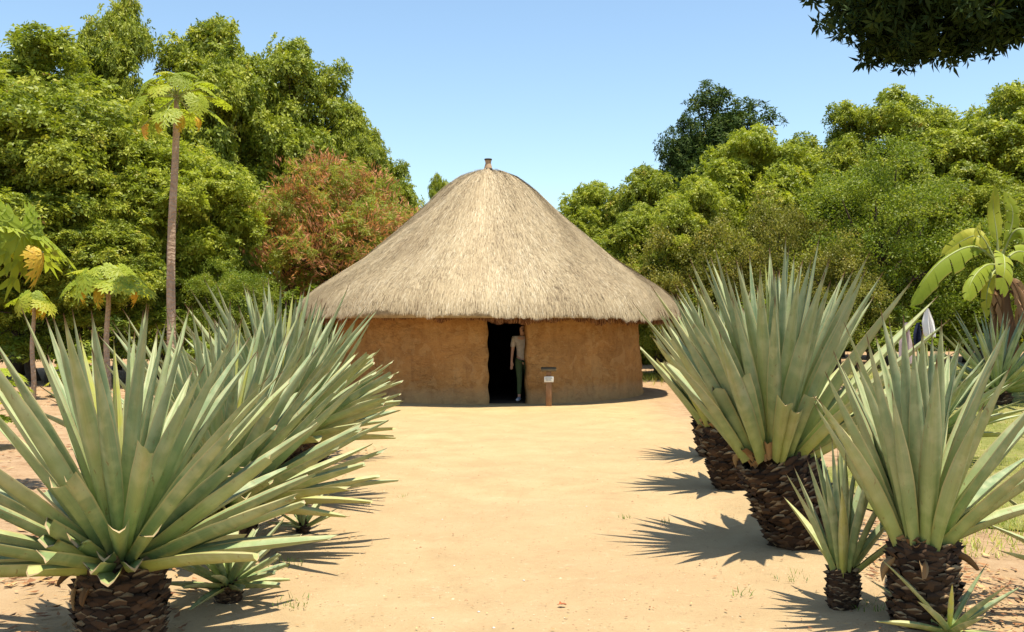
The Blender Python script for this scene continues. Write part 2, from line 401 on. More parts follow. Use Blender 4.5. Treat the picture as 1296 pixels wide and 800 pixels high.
# ---------------------------------------------------------------- ground
def axis(n, a, b): t = np.linspace(-1, 1, n); return a * np.sinh(b * t) / math.sinh(b)
gx = axis(201, 320, 5.2); gy = axis(281, 330, 4.6) + 12
GX, GY = np.meshgrid(gx, gy)
V = np.stack([GX, GY, gh(GX, GY)], -1).reshape(-1, 3)
tag(mesh('ground', V, grid_faces(201, 281), M['sand'], smooth=True), None, None, kind='structure')
# the lawn on the right, a sheet with a wandering edge over the ground
def sheet(name, xl, xr, y0, y1, nx, ny, mat, dz=.014):
    t = np.linspace(0, 1, ny); yy = y0 + (y1 - y0) * t
    l = np.array([xl(y) for y in yy]); r = np.array([xr(y) for y in yy])
    s = np.linspace(0, 1, nx); XX = l[:, None] + (r - l)[:, None] * s; YY = np.broadcast_to(yy[:, None], XX.shape).copy()
    YY = YY + (1 - t)[:, None] * (.45 * np.sin(XX * 2.3) + .3 * np.sin(XX * 5.1 + 1) + .12 * np.sin(XX * 13))
    ed = np.minimum(np.minimum(s, 1 - s)[None, :] * 12, np.minimum(t, 1 - t)[:, None] * 12).clip(0, 1)
    ZZ = gh(XX, YY) + dz + .02 * ed
    return mesh(name, np.stack([XX, YY, ZZ], -1).reshape(-1, 3), grid_faces(nx, ny), mat, smooth=True)
lawn_l = lambda y: max(2.9, .335 * y) + .2 * math.sin(y * 1.7) + .12 * math.sin(y * 4.1 + 1)
tag(sheet('lawn_ground', lawn_l, lambda y: 13 + .4 * math.sin(y), 7.2, 26, 60, 110, M['lawn']), None, None, kind='structure')

def blades(n, xf, yr, h, w, dens=None):
    x = xf[0] + (xf[1] - xf[0]) * rng.random(n); y = yr[0] + (yr[1] - yr[0]) * rng.random(n) ** 1.4
    if dens is not None:
        keep = rng.random(n) < dens(x, y); x = x[keep]; y = y[keep]; n = len(x)
    z = gh(x, y) + .012
    hh = h * (0.4 + .9 * rng.random(n)); a = rng.random(n) * 6.283; le = .2 + .9 * rng.random(n)
    dx, dy = np.cos(a), np.sin(a); ww = w * (0.6 + .8 * rng.random(n))
    P = np.stack([x, y, z], -1); S = np.stack([-dy, dx, 0 * x], -1) * ww[:, None]; D = np.stack([dx * le, dy * le, 1 + 0 * x], -1) * hh[:, None]
    V = np.stack([P - S, P + S, P + D * .55 + S * .6 + np.array([0, 0, .0]), P + D - np.stack([0 * x, 0 * x, .25 * hh * le], -1), P + D * .55 - S * .6], 1)
    A = np.zeros_like(V); A[..., 2] = rng.random((n, 1)) ** 1.1
    b = np.arange(n)[:, None] * 5
    return V.reshape(-1, 3), [b + np.array([[0, 1, 2, 4]]), b + np.array([[4, 2, 3]])], A.reshape(-1, 3)
mb = MB()
def patch(x, y):
    nn = np.sin(x * 1.9 + y * .8) + np.sin(y * 2.3 - x) + np.sin(x * 4.7) * .6
    e = sst((x - (np.maximum(2.8, .33 * y) + .2 * np.sin(y * 1.7))) / .5)
    return (0.55 + .22 * nn) * e
mb.add(*blades(90000, (2.9, 12.5), (6.7, 26), .075, .0035, patch))
mb.add(*blades(16000, (3.6, 8.5), (25.5, 33), .20, .007, lambda x, y: np.clip((y - 26) / 4, 0, 1) * (.5 + .4 * np.sin(x * 2.3 + y))))
tag(mb.build('lawn_grass', M['grass']), 'sparse yellow green grass with dry patches on the right', 'grass', kind='stuff')
# little weeds and tufts along the path edges
mb = MB()
for x0, y0, s, c in ((2.0, 5.5, .12, 40), (2.35, 5.4, .10, 30), (1.35, 5.9, .06, 14), (1.25, 8.1, .05, 10), (.95, 8.3, .06, 9), (-1.35, 8.9, .1, 14), (-1.5, 6.6, .12, 34), (-1.25, 5.7, .1, 30), (-1.0, 9.2, .05, 8), (1.75, 6.3, .12, 26)):
    P = blades(c, (x0 - s, x0 + s), (y0 - s, y0 + s), .045, .003); mb.add(*P)
tag(mb.build('weeds', M['cut']), 'tiny green weeds sprouting at the feet of the agaves', 'weeds', kind='stuff')

# leaf litter and straw bits
def litter(n, xr, yr, size, mb, dens=None, curl=.4, pw=1.3):
    x = xr[0] + (xr[1] - xr[0]) * rng.random(n); y = yr[0] + (yr[1] - yr[0]) * rng.random(n) ** pw
    if dens is not None:
        kp = rng.random(n) < dens(x, y); x = x[kp]; y = y[kp]; n = len(x)
    L = size * (.5 + rng.random(n)); W = L * (.12 + .35 * rng.random(n)); a = rng.random(n) * 6.283
    d = np.stack([np.cos(a), np.sin(a), .5 * curl * (rng.random(n) - .3)], -1); s = np.stack([-np.sin(a), np.cos(a), curl * (rng.random(n) - .5)], -1)
    P = np.stack([x, y, gh(x, y) + .012 + .3 * W], -1)
    V = np.stack([P - d * L[:, None] / 2, P + s * W[:, None] / 2 - np.array([0, 0, 1]) * (W * .25)[:, None], P + d * L[:, None] / 2, P - s * W[:, None] / 2 - np.array([0, 0, 1]) * (W * .15)[:, None]], 1)
    A = np.zeros_like(V); A[..., 2] = rng.random((n, 1))
    mb.add(V.reshape(-1, 3), np.arange(n)[:, None] * 4 + np.array([[0, 1, 2, 3]]), A.reshape(-1, 3))
mb = MB()
cl = lambda x, y: np.clip(.25 + .45 * np.sin(x * 2.1 + np.sin(y * 1.3) * 2) * np.sin(y * 1.9 + x), .03, 1)
litter(16000, (-12, -2.7), (6, 24), .10, mb, cl)
litter(1600, (2.2, 3.1), (4.3, 8), .05, mb, None, .6)
litter(1400, (3, 8), (5.0, 8), .07, mb, cl)
litter(900, (-3.2, -1.7), (4.2, 13), .07, mb, None, .5)
litter(5000, (4, 12), (17, 27), .14, mb, cl)
tag(mb.build('leaf_litter', M['litter']), 'dry brown leaf litter scattered on the earth beside the path', 'leaf litter', kind='stuff')
mb = MB()
litter(2600, (-1.9, 2.1), (4.3, 20), .020, mb, None, .2)
litter(1800, (-1.9, 2.1), (4.5, 17), .032, mb, lambda x, y: np.clip((np.abs(x) - .9) * .6, 0, 1), .2)
tag(mb.build('twig_bits', M['litter']), 'small bits of twig and dry leaf strewn over the sand path', 'debris', kind='stuff')

mb = MB()
n = 9000
T = np.array([[1, 0, 0], [.2, .9, 0], [-.9, .3, 0], [-.3, -.8, 0], [.5, -.6, 0], [0, 0, .75]]); TF = np.array([[0, 1, 5], [1, 2, 5], [2, 3, 5], [3, 4, 5], [4, 0, 5]])
d_ = 4.4 + 9 * rng.random(n) ** 1.5; x_ = rng.uniform(-2.6, 2.9, n); V, Fx, A = inst(T, TF, np.zeros((6, 3)), np.stack([x_, d_, gh(x_, d_) - .001], -1), np.tile([0, 0, 1.], (n, 1)), rng.uniform(.002, .0065, n) * (1 + 1.2 * (rng.random(n) < .04)), rng.uniform(0, 6.28, n), rng.random(n))
mb.add(V, Fx, A)
kk = N('sand_clods'); cc = kk.ramp(kk.attr()[2], [(0, (.26, .15, .08)), (.5, (.42, .30, .18)), (1, (.58, .47, .33))]); kk.bsdf(cc, .95, None, .1)
tag(mb.build('sand_grit', kk.m), 'loose grains and small clods of earth on the sand path', 'grit', kind='stuff')

# ---------------------------------------------------------------- foliage templates
def diamonds(segs):
    """segs: list of (p0, dir, side, L, W, rnd, along) -> quads"""
    V = []; A = []
    for p, d, s, L, W, r, dr in segs:
        p = np.array(p, float); d = np.array(d, float); s = np.array(s, float)
        q = np.array([0, 0, -dr * L])
        V += [p, p + d * L * .42 + s * W, p + d * L + q, p + d * L * .42 - s * W]
        A += [[0, 0, r], [1, .4, r], [0, 1, r], [-1, .4, r]]
    V = np.array(V); A = np.array(A); n = len(segs)
    return V, np.arange(n)[:, None] * 4 + np.array([[0, 1, 2, 3]]), A

def t_pinnate(seed, nl=6, L=.34, pairs=4, lw=.029, ll=.125, droop=.38):
    g = np.random.default_rng(seed); S = []
    for i in range(nl):
        a = i / nl * 6.283 + g.uniform(-.4, .4); el = g.uniform(R(-5), R(85)); Li = L * g.uniform(.7, 1.1)
        r0 = np.array([math.cos(a), math.sin(a), 0]); t0 = np.array([-math.sin(a), math.cos(a), 0])
        lr = g.random()
        for k_ in range(1, pairs + 1):
            f = k_ / pairs; p = r0 * Li * f * math.cos(el) + np.array([0, 0, Li * (f * math.sin(el) - droop * f * f)])
            f2 = f + .05; d0 = nrm(r0 * .05 * math.cos(el) + np.array([0, 0, .05 * math.sin(el) - droop * (f2 * f2 - f * f)]))
            for sg in ((-1, 1) if k_ < pairs else (0,)):
                d = nrm(d0 * (.55 if sg else 1) + t0 * sg + np.array([0, 0, g.uniform(-.4, .3)]))
                s = nrm(np.cross(d, nrm(np.array([g.uniform(-1, 1), g.uniform(-1, 1), .7]))))
                S.append((p, d, s, ll * g.uniform(.8, 1.2), lw * g.uniform(.8, 1.3), lr, .15))
    return diamonds(S)
def t_whorl(seed, nl=10, L=.2, W=.026):
    g = np.random.default_rng(seed); S = []
    for i in range(nl):
        a = i * 2.4 + g.uniform(-.3, .3); el = g.uniform(R(-35), R(55)); r0 = np.array([math.cos(a) * math.cos(el), math.sin(a) * math.cos(el), math.sin(el)])
        s = nrm(np.cross(r0, [g.uniform(-.4, .4), g.uniform(-.4, .4), 1])); S.append((r0 * .02, r0, s, L * g.uniform(.7, 1.2), W * g.uniform(.8, 1.2), g.random(), .25))
    return diamonds(S)
def t_scatter(seed, nl=26, rad=.22, L=.07, W=.024):
    g = np.random.default_rng(seed); S = []
    for i in range(nl):
        p = nrm(g.standard_normal(3)) * rad * g.uniform(.3, 1); d = nrm(p + g.standard_normal(3) * rad * .6)
        s = nrm(np.cross(d, g.standard_normal(3))); S.append((p, d, s, L * g.uniform(.7, 1.3), W * g.uniform(.8, 1.3), g.random(), .1))
    return diamonds(S)
def t_pods(seed, nl=9, L=.19, W=.012):
    g = np.random.default_rng(seed); S = []
    for i in range(nl):
        p = g.standard_normal(3) * .07; d = nrm([g.uniform(-.5, .5), g.uniform(-.5, .5), -1])
        s = nrm(np.cross(d, g.standard_normal(3))); S.append((p, d, s, L * g.uniform(.6, 1.2), W * g.uniform(.8, 1.4), g.random(), 0))
    return diamonds(S)

def crown_pts(g, lobes, nsub, nspray, subr=(.38, .6), low=-.35, cull=.62, jit=.05):
    """lobes (n,4). returns spray positions + outward directions on cauliflower clumps"""
    P = []; D = []; Cn = []
    for (x, y, z, r) in lobes:
        m = max(4, int(nsub * (r / 1.1) ** 1.6))
        d = nrm(g.standard_normal((m * 3, 3))); d = d[d[:, 2] > low][:m]
        c = np.array([x, y, z]) + d * r * g.uniform(.6, .95, (len(d), 1))
        for cc in c:
            sr = g.uniform(*subr); q = nrm(g.standard_normal((nspray * 2, 3)) + np.array([0, 0, .25])); q = q[q[:, 2] > -.45][:nspray]
            P.append(cc + q * sr * np.array([1, 1, .75]) + g.standard_normal(q.shape) * jit); D.append(nrm(q + np.array([0, 0, .45]))); Cn.append(np.full(len(q), g.uniform(-.16, .16)))
    P = np.concatenate(P); D = np.concatenate(D); Cn = np.concatenate(Cn)
    keep = np.ones(len(P), bool)
    for (x, y, z, r) in lobes:
        keep &= np.linalg.norm(P - np.array([x, y, z]), axis=1) > r * cull
    return P[keep], D[keep], Cn[keep]

def make_crown(name, mat, templ, lobes, parent, seed, nsub=13, nspray=11, subr=(.38, .6), scale=1.0, low=-.35, cull=.62, up=.0, jit=.05):
    g = np.random.default_rng(seed); P, D, Cn = crown_pts(g, lobes, nsub, nspray, subr, low, cull, jit)
    ti = g.integers(0, len(templ), len(P)); mb = MB()
    for k_, (T, TF, TA) in enumerate(templ):
        s = ti == k_; n = s.sum()
        if n: mb.add(*inst(T, TF, TA, P[s], D[s] + np.array([0, 0, up]), scale * g.uniform(.75, 1.2, n), g.uniform(0, 6.28, n), np.clip(.5 + Cn[s] + .2 * g.standard_normal(n), 0, 1)))
    return mb.build(name, mat, parent)

def auto_lobes(seed, rx, rz, zc, n=20, rr=(.24, .38)):
    g = np.random.default_rng(seed); L = []
    tries = 0
    while len(L) < n and tries < 4000:
        tries += 1
        d = nrm(g.standard_normal(3) + np.array([0, 0, .15])); r = g.uniform(*rr) * rx
        k_ = g.uniform(.55, 1.0) if len(L) > 4 else g.uniform(.1, .5)
        c = np.array([d[0] * (rx - r) * k_, d[1] * (rx - r) * k_, zc + d[2] * (rz - r) * k_])
        if all(np.linalg.norm(c - np.array(q[:3])) > .55 * (r + q[3]) for q in L): L.append((*c, r))
    # make sure the top is reached
    L.append((g.uniform(-.2, .2) * rx, g.uniform(-.2, .2) * rx, zc + rz - .22 * rx, .22 * rx))
    return L

def make_trunk(lobes, zc, parent, rb=.2, seed=0, mat=None, every=1):
    g = np.random.default_rng(seed); mb = MB(); fork = zc * .38
    b = g.uniform(-.15, .15, 2); P = [(0, 0, -.1), (b[0], b[1], fork * .5), (b[0] * 1.5, b[1] * .6, fork), (b[0] * 2, b[1], zc)]
    tube(mb, P, [rb * 1.25, rb, rb * .85, rb * .45], 10, wob=.05)
    for (x, y, z, r) in lobes[::every]:
        z0 = fork + g.random() * (zc - fork) * .8; s = np.array([b[0] * 1.6, b[1] * .8, z0]); e = np.array([x, y, z])
        m1 = s * .6 + e * .4 + np.array([0, 0, .2]); m2 = s * .25 + e * .75 + g.uniform(-.15, .15, 3)
        tube(mb, [s, m1, m2, e], [rb * .42, rb * .3, rb * .2, rb * .06], 6, cap=False)
    return mb.build('trunk', mat or M['bark'], parent, smooth=True)

T_NEEM = [t_pinnate(i) for i in range(3)]
T_BROAD = [t_whorl(i + 10) for i in range(3)]
T_SMALL = [t_scatter(i + 20) for i in range(3)]
T_FEATHER = [t_pinnate(i + 30, 8, .3, 6, .012, .06, .5) for i in range(2)]
T_POD = [t_pods(i + 40) for i in range(2)]

PROTO = {}
def tree_kind(key, mat, templ, rx, rz, zc, nl, seed, **kw):
    L = auto_lobes(seed, rx, rz, zc, nl, kw.pop('rr', (.24, .38)))
    PROTO[key] = (mat, templ, L, zc, seed, kw)
for i in range(4): tree_kind(f'neem{i}', 'neem', T_NEEM, 3.5, 4.1, 5.9, 36, 100 + i, nsub=19, nspray=12, cull=.45, subr=(.18, .55), rr=(.15, .34), jit=.13)
tree_kind('neemlight', 'neemlight', T_NEEM, 3.5, 4.1, 5.9, 36, 120, nsub=19, nspray=12, cull=.45, subr=(.18, .55), rr=(.15, .34), jit=.13)
tree_kind('mango', 'mango', T_BROAD, 2.6, 4.4, 5.6, 26, 130, nsub=26, nspray=16, cull=.3)
tree_kind('olive', 'olive', T_SMALL, 2.8, 2.6, 2.6, 24, 140, nsub=15, nspray=12)
tree_kind('bush', 'bush', T_SMALL, 3.0, 3.3, 3.1, 26, 150, nsub=16, nspray=12)
tree_kind('under', 'bush', T_BROAD, 1.6, 1.3, 1.2, 12, 160, nsub=12, nspray=9, rr=(.3, .42))
BUILT = {}
TOPH = {'neem0': 10, 'neem1': 10, 'neem2': 10, 'neem3': 10, 'neemlight': 10, 'mango': 10, 'olive': 5.2, 'bush': 6.4, 'under': 2.5}
RAD = {'neem0': 3.5, 'neem1': 3.5, 'neem2': 3.5, 'neem3': 3.5, 'neemlight': 3.5, 'mango': 2.6, 'olive': 2.8, 'bush': 3.0, 'under': 1.6}
def put_tree(key, px, topy, d, rad, label, name='broadleaf_tree', cat='tree', group='trees around the clearing', rot=0.0):
    x = X(px, d); h = Z(topy, d); gz = float(gh(x, d)); sz = (h - gz) / TOPH[key]; sr = rad / RAD[key]
    if key not in BUILT:
        mat, templ, L, zc, seed, kw = PROTO[key]
        root = empty(name, (0, 0, 0), label, cat, group)
        make_trunk(L, zc, root, .2 if TOPH[key] > 5.5 else (.06 if key == 'under' else .11), seed)
        make_crown('crown', M[mat], templ, L, root, seed, **kw)
        BUILT[key] = root
    else: root = copy_tree(BUILT[key]); root.name = name
    root.location = (x, d, gz - .02); root.scale = (sr, sr, sz); root.rotation_euler = (0, 0, rot)
    tag(root, label, cat, group)
    return root

TL = [
 ('neem0', 20, 40, 27, 4.0, 'broad light green tree filling the top left corner of the photo', .3),
 ('neem1', 148, 6, 30.5, 2.1, 'tallest tree with a narrow dark peak left of the tall papaya crown', 1.0),
 ('neem2', 268, 14, 31, 2.9, 'tall feathery tree rising directly behind and right of the tall papaya', 2.2),
 ('neem3', 368, 60, 33.5, 3.0, 'bright green tree above the reddish pod tree on the left', .5),
 ('neem1', 452, 148, 33, 1.5, 'thin outlying tree reaching right towards the sky above the pod tree', 3.0),
 ('neem3', 95, 108, 25.5, 2.9, 'bushy green tree lower in the left mass, left of the papaya trunk', 4.0),
 ('neemlight', 205, 165, 26.5, 2.6, 'rounded light green tree right behind the tall papaya trunk', 1.4),
 ('neem2', 282, 205, 27.5, 1.5, 'dark green tree between the papaya trunk and the reddish pod tree', 5.2),
 ('neem0', -30, 190, 24, 2.6, 'green tree cut by the left photo edge behind the drooping papaya leaves', 3.6),
 ('neem1', 125, 270, 24.5, 1.9, 'low leafy green tree behind the two short yellowing papayas', 2.0),
 ('neemlight', 556, 221, 36, .9, 'small tuft of tree top peeking over the left shoulder of the thatch', .2),
 ('neem0', 498, 206, 35, 1.7, 'green tree top just left of the roof beside the pod tree', 1.2),
 ('neemlight', 752, 232, 34, 2.1, 'light green tree immediately right of the roof slope', 2.5),
 ('neem2', 832, 211, 33, 2.1, 'light green tree top right of the roof below the dark tree', 4.1),
 ('neem3', 800, 262, 31, 1.9, 'low light green tree behind the right edge of the thatch', .9),
 ('mango', 914, 116, 38, 3.0, 'tall dark green tree standing above the lighter trees right of the hut', .4),
 ('mango', 868, 148, 37, 1.5, 'lower dark lobe of a tree left of the tall dark tree', 4.4),
 ('neemlight', 965, 162, 32, 2.7, 'bright green tree right of the tall dark tree', 1.7),
 ('neem0', 1062, 138, 33, 2.6, 'leafy green tree centre right behind the tallest agave', 5.0),
 ('neem1', 1148, 118, 32, 2.9, 'tall leafy tree left of the top right corner below the dark overhang', 3.3),
 ('neem2', 1262, 104, 31, 3.3, 'tall green tree at the right edge behind the banana plant', .8),
 ('neemlight', 880, 222, 30, 1.9, 'light feathery tree above the olive shrub right of the hut', 5.5),
 ('neem3', 1225, 205, 28.5, 2.3, 'green tree directly above the banana leaves', 2.8),
]
for t in TL: put_tree(*t[:6], rot=t[6])
OL = [
 ('olive', 890, 262, 29.0, 2.3, 'dusty olive yellow shrub behind the right side of the hut', .3),
 ('olive', 985, 250, 28.0, 2.0, 'dry looking olive shrub behind the tips of the large right agave', 2.4),
 ('bush', 1115, 186, 27.0, 2.9, 'dense rounded dark green small-leaved bush tree left of the banana', 1.0),
 ('bush', 1235, 262, 27.5, 2.0, 'shaded small-leaved bush behind the banana leaves', 3.0),
 ('olive', 1060, 300, 25.5, 1.8, 'low sunlit shrub with yellow leaves at the foot of the rounded bush', 4.4),
 ('bush', 850, 330, 30.0, 1.5, 'low green bush at the right wall of the hut', 2.0),
 ('bush', 45, 300, 25.0, 2.0, 'bush behind the leftmost short papaya', .7),
 ('bush', 290, 330, 25.5, 1.6, 'low dark bush right of the tall papaya trunk', 5.0),
]
for t in OL: put_tree(*t[:6], name='shrub', cat='shrub', group='shrubs under the trees', rot=t[6])
UL = [(-20, 395, 23.5), (60, 400, 24.5), (120, 405, 23.5), (180, 395, 25), (245, 400, 24.5), (310, 385, 25.5), (370, 375, 27), (430, 360, 29),
      (835, 395, 31), (900, 385, 28), (960, 390, 26.5), (1030, 385, 25.5), (1100, 390, 25), (1145, 395, 24.8), (1190, 400, 26.5), (1165, 380, 27), (1230, 370, 27), (1300, 380, 27)]
for i, (px, ty, d) in enumerate(UL):
    side = 'left' if px < 600 else 'right'
    put_tree('under', px, ty, d, 1.5, f'dark undergrowth bush in the shade beneath the {side} trees', name='undergrowth_bush', cat='bush', group=f'undergrowth bushes beneath the {side} trees', rot=i * 1.3)

# reddish pod tree
def pod_tree():
    d = 29.2; x = X(428, d); gz = float(gh(x, d))
    root = empty('pod_tree', (x, d, gz), 'wide tree hung with reddish brown dry pods left of the hut', 'tree', 'trees around the clearing')
    L = auto_lobes(171, 3.1, 2.5, 3.85, 34, (.14, .28)); make_trunk(L, 4.0, root, .16, 171)
    make_crown('crown', M['feather'], T_FEATHER, L, root, 171, nsub=15, nspray=10, jit=.12)
    make_crown('dry_pods', M['pod'], T_POD, L, root, 172, nsub=18, nspray=9, subr=(.4, .85), scale=1.15, jit=.2)
pod_tree()

# wood closing the view behind
mb = MB(); g = rng
for (x0, x1) in ((-42, -1), (3, 42)):
    n = 15000; x = g.uniform(x0, x1, n); y = g.uniform(40, 44, n) - .006 * x * x * 0; z = g.uniform(0, 5.2, n) * (.8 + .2 * np.sin(x * .7))
    P = np.stack([x, y, z], -1)
    T, TF, TA = T_BROAD[0]
    mb.add(*inst(T, TF, TA, P, nrm(g.standard_normal((n, 3)) + np.array([0, -.8, .6])), g.uniform(1.6, 2.8, n), g.uniform(0, 6.28, n), g.random(n)))
n = 5000
P = np.stack([g.uniform(-2, 4, n), g.uniform(40, 43, n), g.uniform(0, 3.6, n)], -1); T, TF, TA = T_BROAD[1]
mb.add(*inst(T, TF, TA, P, nrm(g.standard_normal((n, 3)) + np.array([0, -.8, .6])), g.uniform(1.6, 2.8, n), g.uniform(0, 6.28, n), g.random(n)))
tag(mb.build('far_wood', M['bush']), 'distant dark wood closing the gaps between the trees', 'wood', kind='stuff')

# overhanging mango tree at top right
def overhang():
    root = empty('overhanging_tree', (13.0, 20.0, float(gh(13, 20))), 'dark shaded tree whose leafy branch hangs into the top right corner', 'tree')
    d0 = 18.0; L = []
    for px, by, r in ((1084, 50, .5), (1100, 68, .5), (1112, 98, .5), (1142, 108, .52), (1176, 82, .5), (1212, 92, .52), (1248, 92, .5), (1285, 80, .6), (1335, 76, .9),
                      (1104, 26, .6), (1130, 48, .75), (1150, 34, .8), (1195, 30, .8), (1240, 34, .8), (1290, 20, .9), (1350, 10, 1.2)):
        for dd in (-.9, .6):
            d = d0 + dd + rng.uniform(-.4, .4); L.append((X(px, d) - 13, d - 20, Z(by + 12, d) + r * 1.15 - .12, r))
    for i in range(26):
        L.append((rng.uniform(-5.6, 3.5), rng.uniform(-4, .3), rng.uniform(7.6, 10.5), rng.uniform(.8, 1.3)))
    L = [l for l in L]
    g = np.random.default_rng(5)
    P, D, Cn = crown_pts(g, L, 20, 12, (.22, .55), -1.1, .25)
    mb = MB(); ti = g.integers(0, 3, len(P))
    D = nrm(D * .4 + nrm(g.standard_normal(D.shape)) * .6 + np.array([0, 0, -.45]))
    for k_ in range(3):
        s = ti == k_; n = s.sum(); mb.add(*inst(*T_BROAD[k_], P[s], D[s], g.uniform(.9, 1.35, n), g.uniform(0, 6.28, n), np.clip(.4 + .25 * g.standard_normal(n), 0, 1)))
    mb.build('crown', M['mangoshade'], root)
    mt = MB(); gz = 0
    tube(mt, [(0, 0, -.1), (.1, .1, 1.5), (-.1, 0, 3.2), (-.5, -.2, 5.0), (-.8, -.3, 8)], [.5, .4, .36, .3, .12], 14, wob=.04)
    for l in L[::2]:
        e = np.array(l[:3]) + np.array([0, 0, .3]); s = np.array([-.5, -.15, rng.uniform(6.4, 7.6)]); m = (s + e) / 2 + np.array([0, 0, .9])
        tube(mt, [s, m, e * .8 + m * .2, e], [.12, .08, .04, .015], 7, cap=False)
    mt.build('trunk', M['bark'], root, smooth=True)
overhang()

# ---------------------------------------------------------------- agaves
US = np.array([-1, -.55, 0, .55, 1.])
def leaf_geo(mb, base, az, el, L, W, tc=1.0, bend=0.0, side=0.0, rnd=.3, twist=0.0, fold=1.0, curl=0.0):
    r = np.array([math.cos(az), math.sin(az), 0]); up = np.array([0, 0, 1.])
    d0 = r * math.cos(el) + up * math.sin(el); n0 = -r * math.sin(el) + up * math.cos(el); s0 = np.cross(d0, n0)
    ns = 13; t = np.linspace(0, tc, ns) if tc < .999 else np.concatenate([np.linspace(0, .9, ns - 3), [.95, .985, 1.0]])
    # centre line
    C0 = base + d0 * (L * t)[:, None] + n0 * (bend * L * t ** 2)[:, None] + s0 * (side * L * t ** 2)[:, None] - up * (curl * L * t ** 3)[:, None]
    w = W * np.interp(t, [0, .08, .22, .42, .6, .78, .9, .96, 1], [.70, .70, .90, 1.0, .82, .48, .22, .09, .01]) / 2
    dep = np.interp(t, [0, .15, .5, .9, 1], [1.0, .95, .9, .95, .9]) * fold
    th = W * np.interp(t, [0, .1, .3, .7, 1], [.34, .22, .11, .05, .01])
    tw = twist * t
    Tn = nrm(np.gradient(C0, axis=0)); Sd = nrm(s0 - Tn * (Tn @ s0)[:, None]); Nn = np.cross(Sd, Tn)
    if np.dot(Nn[0], n0) < 0: Nn = -Nn
    c, s_ = np.cos(tw)[:, None], np.sin(tw)[:, None]
    S2 = Sd * c + Nn * s_; N2 = -Sd * s_ + Nn * c
    up_ = C0[:, None] + S2[:, None] * (w[:, None] * US)[..., None] + N2[:, None] * ((w * dep)[:, None] * (np.abs(US) ** 1.4))[..., None]
    lo = up_ - N2[:, None] * (th[:, None] * (1 - .88 * US ** 2))[..., None]
    ring = np.concatenate([up_, lo[:, ::-1]], 1)                       # 10 around
    A = np.zeros((ns, 10, 3)); A[..., 0] = np.concatenate([US, US[::-1]]); A[..., 1] = t[:, None]; A[..., 2] = rnd
    if tc < .999:
        # oblique, slightly torn cut
        off = L * rng.uniform(-.03, .03) * np.concatenate([US, US[::-1]]) + L * .012 * rng.standard_normal(10)
        off[5:] = off[:5][::-1] + L * .004
        ring[-1] += Tn[-1] * off[:, None]
    V = ring.reshape(-1, 3); Fs = [grid_faces(10, ns, True)]
    A = A.reshape(-1, 3)
    if tc < .999:
        k_ = len(V); V = np.vstack([V, ring[-1] + Tn[-1] * .0004]); a2 = np.zeros((10, 3)); a2[:, 1] = 1.6; a2[:, 2] = rnd; A = np.vstack([A, a2])
        Fs.append(k_ + np.array([[i, i + 1, 8 - i, 9 - i] for i in range(4)]))
    mb.add(V, Fs, A)

SC = np.array([[-.62, 0, -.42], [0, .12, -.55], [.62, 0, -.42], [-.66, .30, .05], [0, .62, .30], [.66, .30, .05], [-.5, .02, .14], [0, .22, .34], [.5, .02, .14]])
SCF = np.array([[0, 1, 4, 3], [1, 2, 5, 4], [3, 4, 7, 6], [4, 5, 8, 7]])
SCA = np.array([[0, 0, .5], [0, 0, .5], [0, 0, .5], [0, .8, .5], [0, .9, .5], [0, .8, .5], [0, 1, .5], [0, 1, .5], [0, 1, .5]])
def scales(mb, base, top, rad, size, g):
    base = np.array(base, float); top = np.array(top, float); ax = top - base; H = np.linalg.norm(ax); ax = ax / H
    n = int(2 * math.pi * rad * H / (size * size * .50)); i = np.arange(n); h = (i + .5) / n; a = i * 2.39996
    rr = rad * np.interp(h, [0, .15, .5, .85, 1], [.82, .95, 1.03, .98, .88])
    s = nrm(np.cross(ax, [0, 1, 0])); u = np.cross(s, ax)
    rd = np.cos(a)[:, None] * s + np.sin(a)[:, None] * u; tg = -np.sin(a)[:, None] * s + np.cos(a)[:, None] * u
    P = base + ax * (h * H)[:, None] + rd * (rr * .93)[:, None]
    rd2 = nrm(rd + .12 * g.standard_normal((n, 3)))
    P = P + g.standard_normal(P.shape) * size * .07
    M_ = np.stack([nrm(np.cross(rd2, ax)), rd2, np.broadcast_to(ax, rd2.shape)], -1)
    sz = size * g.uniform(.8, 1.3, n) * np.interp(h, [0, .8, 1], [.85, 1, 1.25]); T = SC[None] * sz[:, None, None]
    T[..., 1] *= g.uniform(.55, 1.5, n)[:, None]; T[..., 2] *= g.uniform(.8, 1.2, n)[:, None]; T = T + g.standard_normal(T.shape) * size * .045
    V = np.einsum('nij,nmj->nmi', M_, T) + P[:, None]
    A = np.broadcast_to(SCA, (n, 9, 3)).copy(); A[..., 2] = g.random(n)[:, None]; A[..., 1] *= g.uniform(.55, 1.1, n)[:, None]
    mb.add(V.reshape(-1, 3), (SCF[None] + (np.arange(n) * 9)[:, None, None]).reshape(-1, 4), A.reshape(-1, 3))

